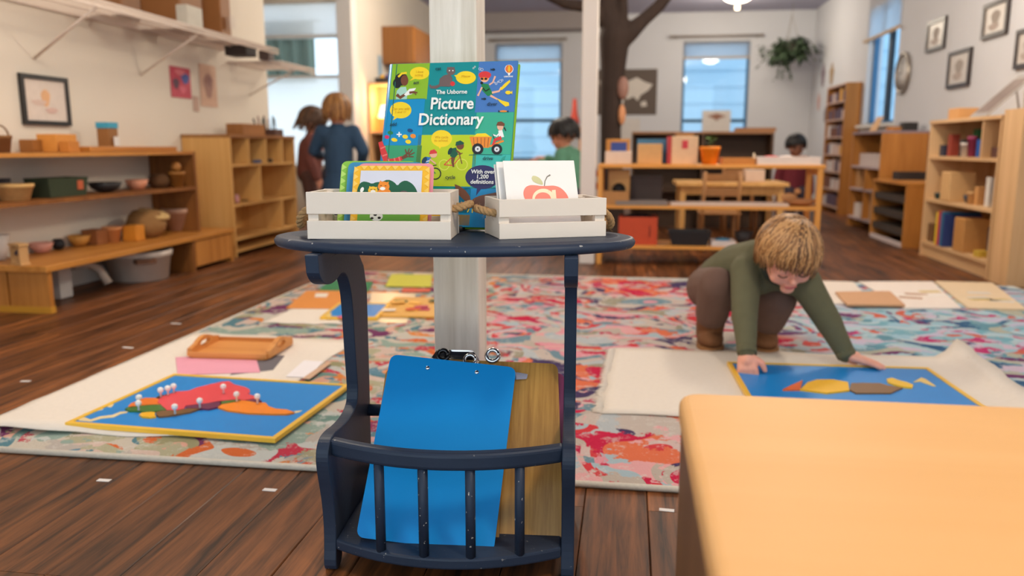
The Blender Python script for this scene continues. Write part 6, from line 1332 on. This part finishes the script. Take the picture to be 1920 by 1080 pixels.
shR, shL = V((.400, 2.745, .318)), V((.588, 2.735, .285)); elR, elL = V((.386, 2.64, .190)), V((.662, 2.70, .165)); wrR, wrL = V((.386, 2.548, .084)), V((.722, 2.672, .056))
hipR, hipL = V((.300, 2.99, .215)), V((.405, 2.99, .205)); knR, knL = V((.310, 2.79, .262)), V((.520, 2.80, .215)); anR, anL = V((.308, 2.935, .075)), V((.500, 2.938, .075))
hm = frame((.10, -.74, -.66), (.02, -.60, .80))
mb = MB(); head_prims(mb, hc, hm, 1.06)
mb.cap(neckb, hc+hm @ V((0, -.03, -.05)), .040, .040, 12); mb.cap(pel, belly, .080, .085); mb.cap(belly, chest, .085, .085); mb.cap(chest, neckb, .085, .05)
for a, b, c, h_, kn, an in ((shR, elR, wrR, hipR, knR, anR), (shL, elL, wrL, hipL, knL, anL)):
    mb.cap(chest, a, .06, .038); mb.cap(a, b, .036, .029); mb.cap(b, c, .029, .021); mb.cap(pel, h_, .07, .06); mb.cap(h_, kn, .056, .044); mb.cap(kn, an, .042, .030); mb.cap(an, an+V((0, -.06, -.045)), .028, .022)
hand(mb, wrR, (0.02, -.40, -.80), (.2, .60, -.3), 1.32, .62, .10, 1)
hand(mb, wrL, (.93, -.22, -.20), (0, -.1, -1), 1.36, .08, .26, 1)
blob(mb, 'body', skin1, kid, .0034, 5)
face_parts(kid, hc, hm, 1.06, M((90, 60, 40), .7, name='lashes'), M((150, 104, 60), .8, name='brow'), M((206, 110, 104), .5, name='lips'))
mb = MB(); mb.cap(pel+V((.01, -.01, .01)), belly, .098, .104, 14); mb.cap(belly, chest, .104, .098, 14); mb.cap(chest, neckb, .096, .058, 14); mb.ell(belly+V((.0, .01, .0)), (.10, .11, .09))
for a, b, c in ((shR, elR, wrR), (shL, elL, wrL)): mb.cap(chest+V((0, 0, .015)), a, .078, .056, 14); mb.cap(a, b, .054, .043, 12); mb.cap(b, c-(c-b)*.06, .043, .031, 12); mb.ell(b+(b-a)*.05, .044, 8)
blob(mb, 'shirt', olive, kid, .007, 4)
mb = MB(); m_ = frame((neckb-chest), (0, 1, 0)); mb.tube([neckb+V((0, -.012, .004))+m_ @ V((.058*math.cos(a), .004, .058*math.sin(a))) for a in [2*math.pi*i/20 for i in range(21)]], .016, 8); mb.build('collar', olived, kid, world=True)
for c, d, nm in ((wrR, (wrR-elR), 'cuff'), (wrL, (wrL-elL), 'cuff')):
    d = d.normalized(); MB().tube([c-d*.022, c-d*.004, c+d*.004], [.0315, .0318, .0300], 14).build(nm, olive, kid, world=True)
mb = MB(); mb.ell(pel+V((0, .01, -.01)), (.105, .10, .095), 12)
for h_, kn, an in ((hipR, knR, anR), (hipL, knL, anL)): mb.cap(h_, kn, .080, .062, 14); mb.cap(kn, an+(kn-an)*.36, .062, .060, 14); mb.ell(kn+V((0, -.004, 0)), (.06, .055, .06))
blob(mb, 'trousers', pantm, kid, .007, 4)
for an, kn in ((anR, knR), (anL, knL)):
    mb = MB(); mb.cap(an+(kn-an)*.36, an, .055, .050, 14); mb.cap(an, an+V((0, .0, -.02)), .050, .050, 14); mb.ell(an+V((0, -.030, -.030)), (.048, .082, .036), 10); mb.ell(an+V((0, .0, -.035)), (.047, .058, .032), 10); bt = blob(mb, 'boot', bootm, kid, .006, 4)
    MB().prism([(an.x+.048*math.cos(a)*(1.05 if math.sin(a) < 0 else 1), an.y-.026+.082*math.sin(a)) for a in [2*math.pi*i/24 for i in range(24)]], lambda u, v, w: (u, v, w), RZ, RZ+.013).build('sole', solem, bt, world=True)
rad = (.094, .108, .104); crown = (-.30, -.34, .90)
def endsA(ph):
    f_ = math.cos(ph); return 1.74+.0*f_ if f_ > .8 else (1.74+(.8-f_)*.75 if f_ > 0 else 2.34+.05*(-f_))
mb = strands(hc, hm, 1.06, rad, crown, endsA, 1300, .0, 31, .26, .05, .0042); hair_cap(mb, hc, hm, 1.06, rad, crown, endsA)
mb.build('hair', [hairL, hairM, hairD], kid, world=True)

# ------------------------------------------------------------------ background children
def child(label, loc, rz, h, skin, hair, top, bottom, shoes, hairlen=1.7, pose='stand', arms=None, lean=0.0, dress=False, crown=(0, -.2, 1), headtilt=0.0, voxel=.010, seed=1, group='children in the background', hz=None):
    """generic child; y is forward before rz. arms: ((elbow),(wrist)) x2 in local metres"""
    t = T('person', label, 'person', loc, rz, group); mb = MB(); sit = pose == 'sit'; zp = h*.47 if not sit else h*.30
    pel = V((0, 0, zp)); tl = h*.31; ls, lc = math.sin(lean), math.cos(lean); up_ = V((0, ls, lc)); nb = pel+up_*tl; chest = pel+up_*tl*.68; k = h*.18/.2*1.0/1.0
    hc = nb+V((0, ls*.5, 1)).normalized()*h*.115; hm = frame((0, math.cos(headtilt), -math.sin(headtilt)), (0, math.sin(headtilt), math.cos(headtilt))); k = h*.19/.19
    head_prims(mb, hc, hm, k); mb.cap(nb-up_*.03, hc-V((0, 0, .06))*k, .036*k, .036*k); mb.cap(pel, chest, .08*h, .085*h); mb.cap(chest, nb, .08*h, .045*h)
    sh = [nb-up_*.035*h+V((s*.105*h, 0, 0)) for s in (-1, 1)]; J = []
    for i, s in enumerate((-1, 1)):
        if arms and arms[i]: el, wr = V(arms[i][0]), V(arms[i][1])
        else: el = sh[i]+V((s*.04, -.01, -.16*h)); wr = el+V((s*.01, .05, -.14*h))
        J.append((sh[i], el, wr)); mb.cap(chest, sh[i], .06*h, .036*h); mb.cap(sh[i], el, .034*h, .028*h); mb.cap(el, wr, .028*h, .020*h); hand(mb, wr, (wr-el), (0, .3, -1), .95*h, .35, .15, s)
    L = []
    for s in (-1, 1):
        hp_ = pel+V((s*.055*h, 0, -.01)); kn = hp_+(V((0, .22*h, -.01)) if sit else V((0, .02, -.21*h))); an = V((kn.x, kn.y-.01, .045*h)); L.append((hp_, kn, an))
        mb.cap(hp_, kn, .056*h, .042*h); mb.cap(kn, an, .040*h, .028*h); mb.cap(an, an+V((0, .07*h, -.02*h)), .026*h, .020*h)
    blob(mb, 'body', skin, t, voxel*.7, 3, world=False)
    for s in (-1, 1): MB().ell(hc+hm @ (V((s*.030, .086, -.010))*k), .0095*k, 6).build('eye', M((36, 26, 22), .3, name='dark eye'), t)
    mb = MB(); mb.cap(pel+up_*.02, chest, .098*h, .098*h, 14); mb.cap(chest, nb-up_*.02, .094*h, .055*h, 14)
    for (a, b, c) in J: mb.cap(chest+up_*.02, a, .07*h, .05*h, 12); mb.cap(a, b, .049*h, .042*h, 12); mb.cap(b, c-(c-b)*.08, .042*h, .034*h, 12)
    if dress:
        for q in range(6): z = zp-.02-q*.03*h; mb.ell((0, 0, z), ((.105+.008*q)*h, (.10+.008*q)*h, .05), 10)
    blob(mb, 'dress' if dress else 'shirt', top, t, voxel, 4, world=False)
    mb = MB(); mb.ell(pel, (.095*h, .09*h, .075*h))
    for hp_, kn, an in L: mb.cap(hp_, kn, .066*h, .05*h); mb.cap(kn, an+V((0, 0, .015)), .05*h, .038*h)
    blob(mb, 'leggings', bottom, t, voxel, 3, world=False)
    for hp_, kn, an in L: m2 = MB(); m2.ell(an+V((0, .03*h, -.022*h)), (.036*h, .072*h, .025*h), 8); m2.cap(an, an+V((0, 0, -.01)), .034*h, .034*h); blob(m2, 'shoe', shoes, t, voxel*.8, 3, world=False)
    rad = (.094, .108, .104)
    ends = lambda ph: 1.62 if math.cos(ph) > .75 else (1.62+(.75-math.cos(ph))*.5 if hairlen < 2 and math.cos(ph) > 0 else hairlen+.15*(-math.cos(ph)))
    mb = strands(hc, hm, k, rad, crown, ends, 190, 0, seed, .2, .06, .012); hair_cap(mb, hc, hm, k, rad, crown, ends); mb.build('hair', hair, t)
    return t
skin2 = skinm((214, 156, 128), 'skin b'); skin3 = skinm((150, 100, 74), 'skin c')
hb = [M((176, 124, 66), .5, var=.2, scale=50, name='honey hair'), M((140, 94, 48), .5, var=.2, scale=50, name='honey hair mid'), M((96, 62, 32), .5, var=.2, scale=50, name='honey hair dark')]
hbr = [M((104, 70, 42), .5, var=.2, scale=50, name='brown hair'), M((84, 56, 34), .5, var=.2, scale=50, name='brown hair mid'), M((60, 40, 26), .5, var=.2, scale=50, name='brown hair dark')]
hbl = [M((30, 27, 27), .5, var=.2, scale=50, name='black hair'), M((24, 22, 22), .5, var=.2, scale=50, name='black hair mid'), M((18, 16, 16), .5, var=.2, scale=50, name='black hair dark')]
nvy = M((50, 78, 106), .9, var=.15, scale=20, name='navy dress'); gpx = AY(622, 430, 5.9)
child('child with honey curls in a long navy dress standing by the cubby unit', (-2.20, 5.95, 0), R(12), 1.13, skin2, hb, nvy, M((60, 56, 66), .9, name='leggings'), M((60, 40, 36), .7, name='shoes'), 2.25, arms=(((-.19, .04, .70), (-.17, .19, .66)), ((.19, -.02, .70), (.16, .10, .60))), dress=True, seed=3, headtilt=.15)
child('brown-haired child in a maroon top bending beside the child in navy', (-2.63, 6.40, 0), R(-70), 1.06, skin2, hbr, M((120, 70, 62), .9, var=.15, name='maroon top'), M((90, 60, 52), .9, name='brown leggings'), M((50, 40, 40), .7, name='shoes b'), 2.5, lean=.12, headtilt=.55, seed=5)
gp = AY(1058, 245, 6.5)
child('black-haired child in a green top reaching across a low table behind the white post', (gp.x+.13, 6.55, 0), R(70), 1.19, skin2, hbl, M((96, 150, 122), .9, var=.12, name='green top'), M((60, 60, 80), .9, name='dark trousers'), M((50, 40, 40), .7, name='shoes c'), 1.95, 'sit', arms=(((-.18, .10, .52), (-.17, .28, .60)), ((.17, .12, .56), (.10, .36, .63))), lean=.35, headtilt=.35, seed=7)
fp = AY(1492, 275, 8.2)
child('dark curly-haired child seated far back beyond the pine shelf', (fp.x, 8.2, 0), R(180), 1.03, skin3, hbl, M((120, 40, 50), .9, name='wine top'), M((60, 50, 60), .9, name='dark trousers b'), M((50, 40, 40), .7, name='shoes d'), 1.7, 'sit', seed=9, headtilt=.25)
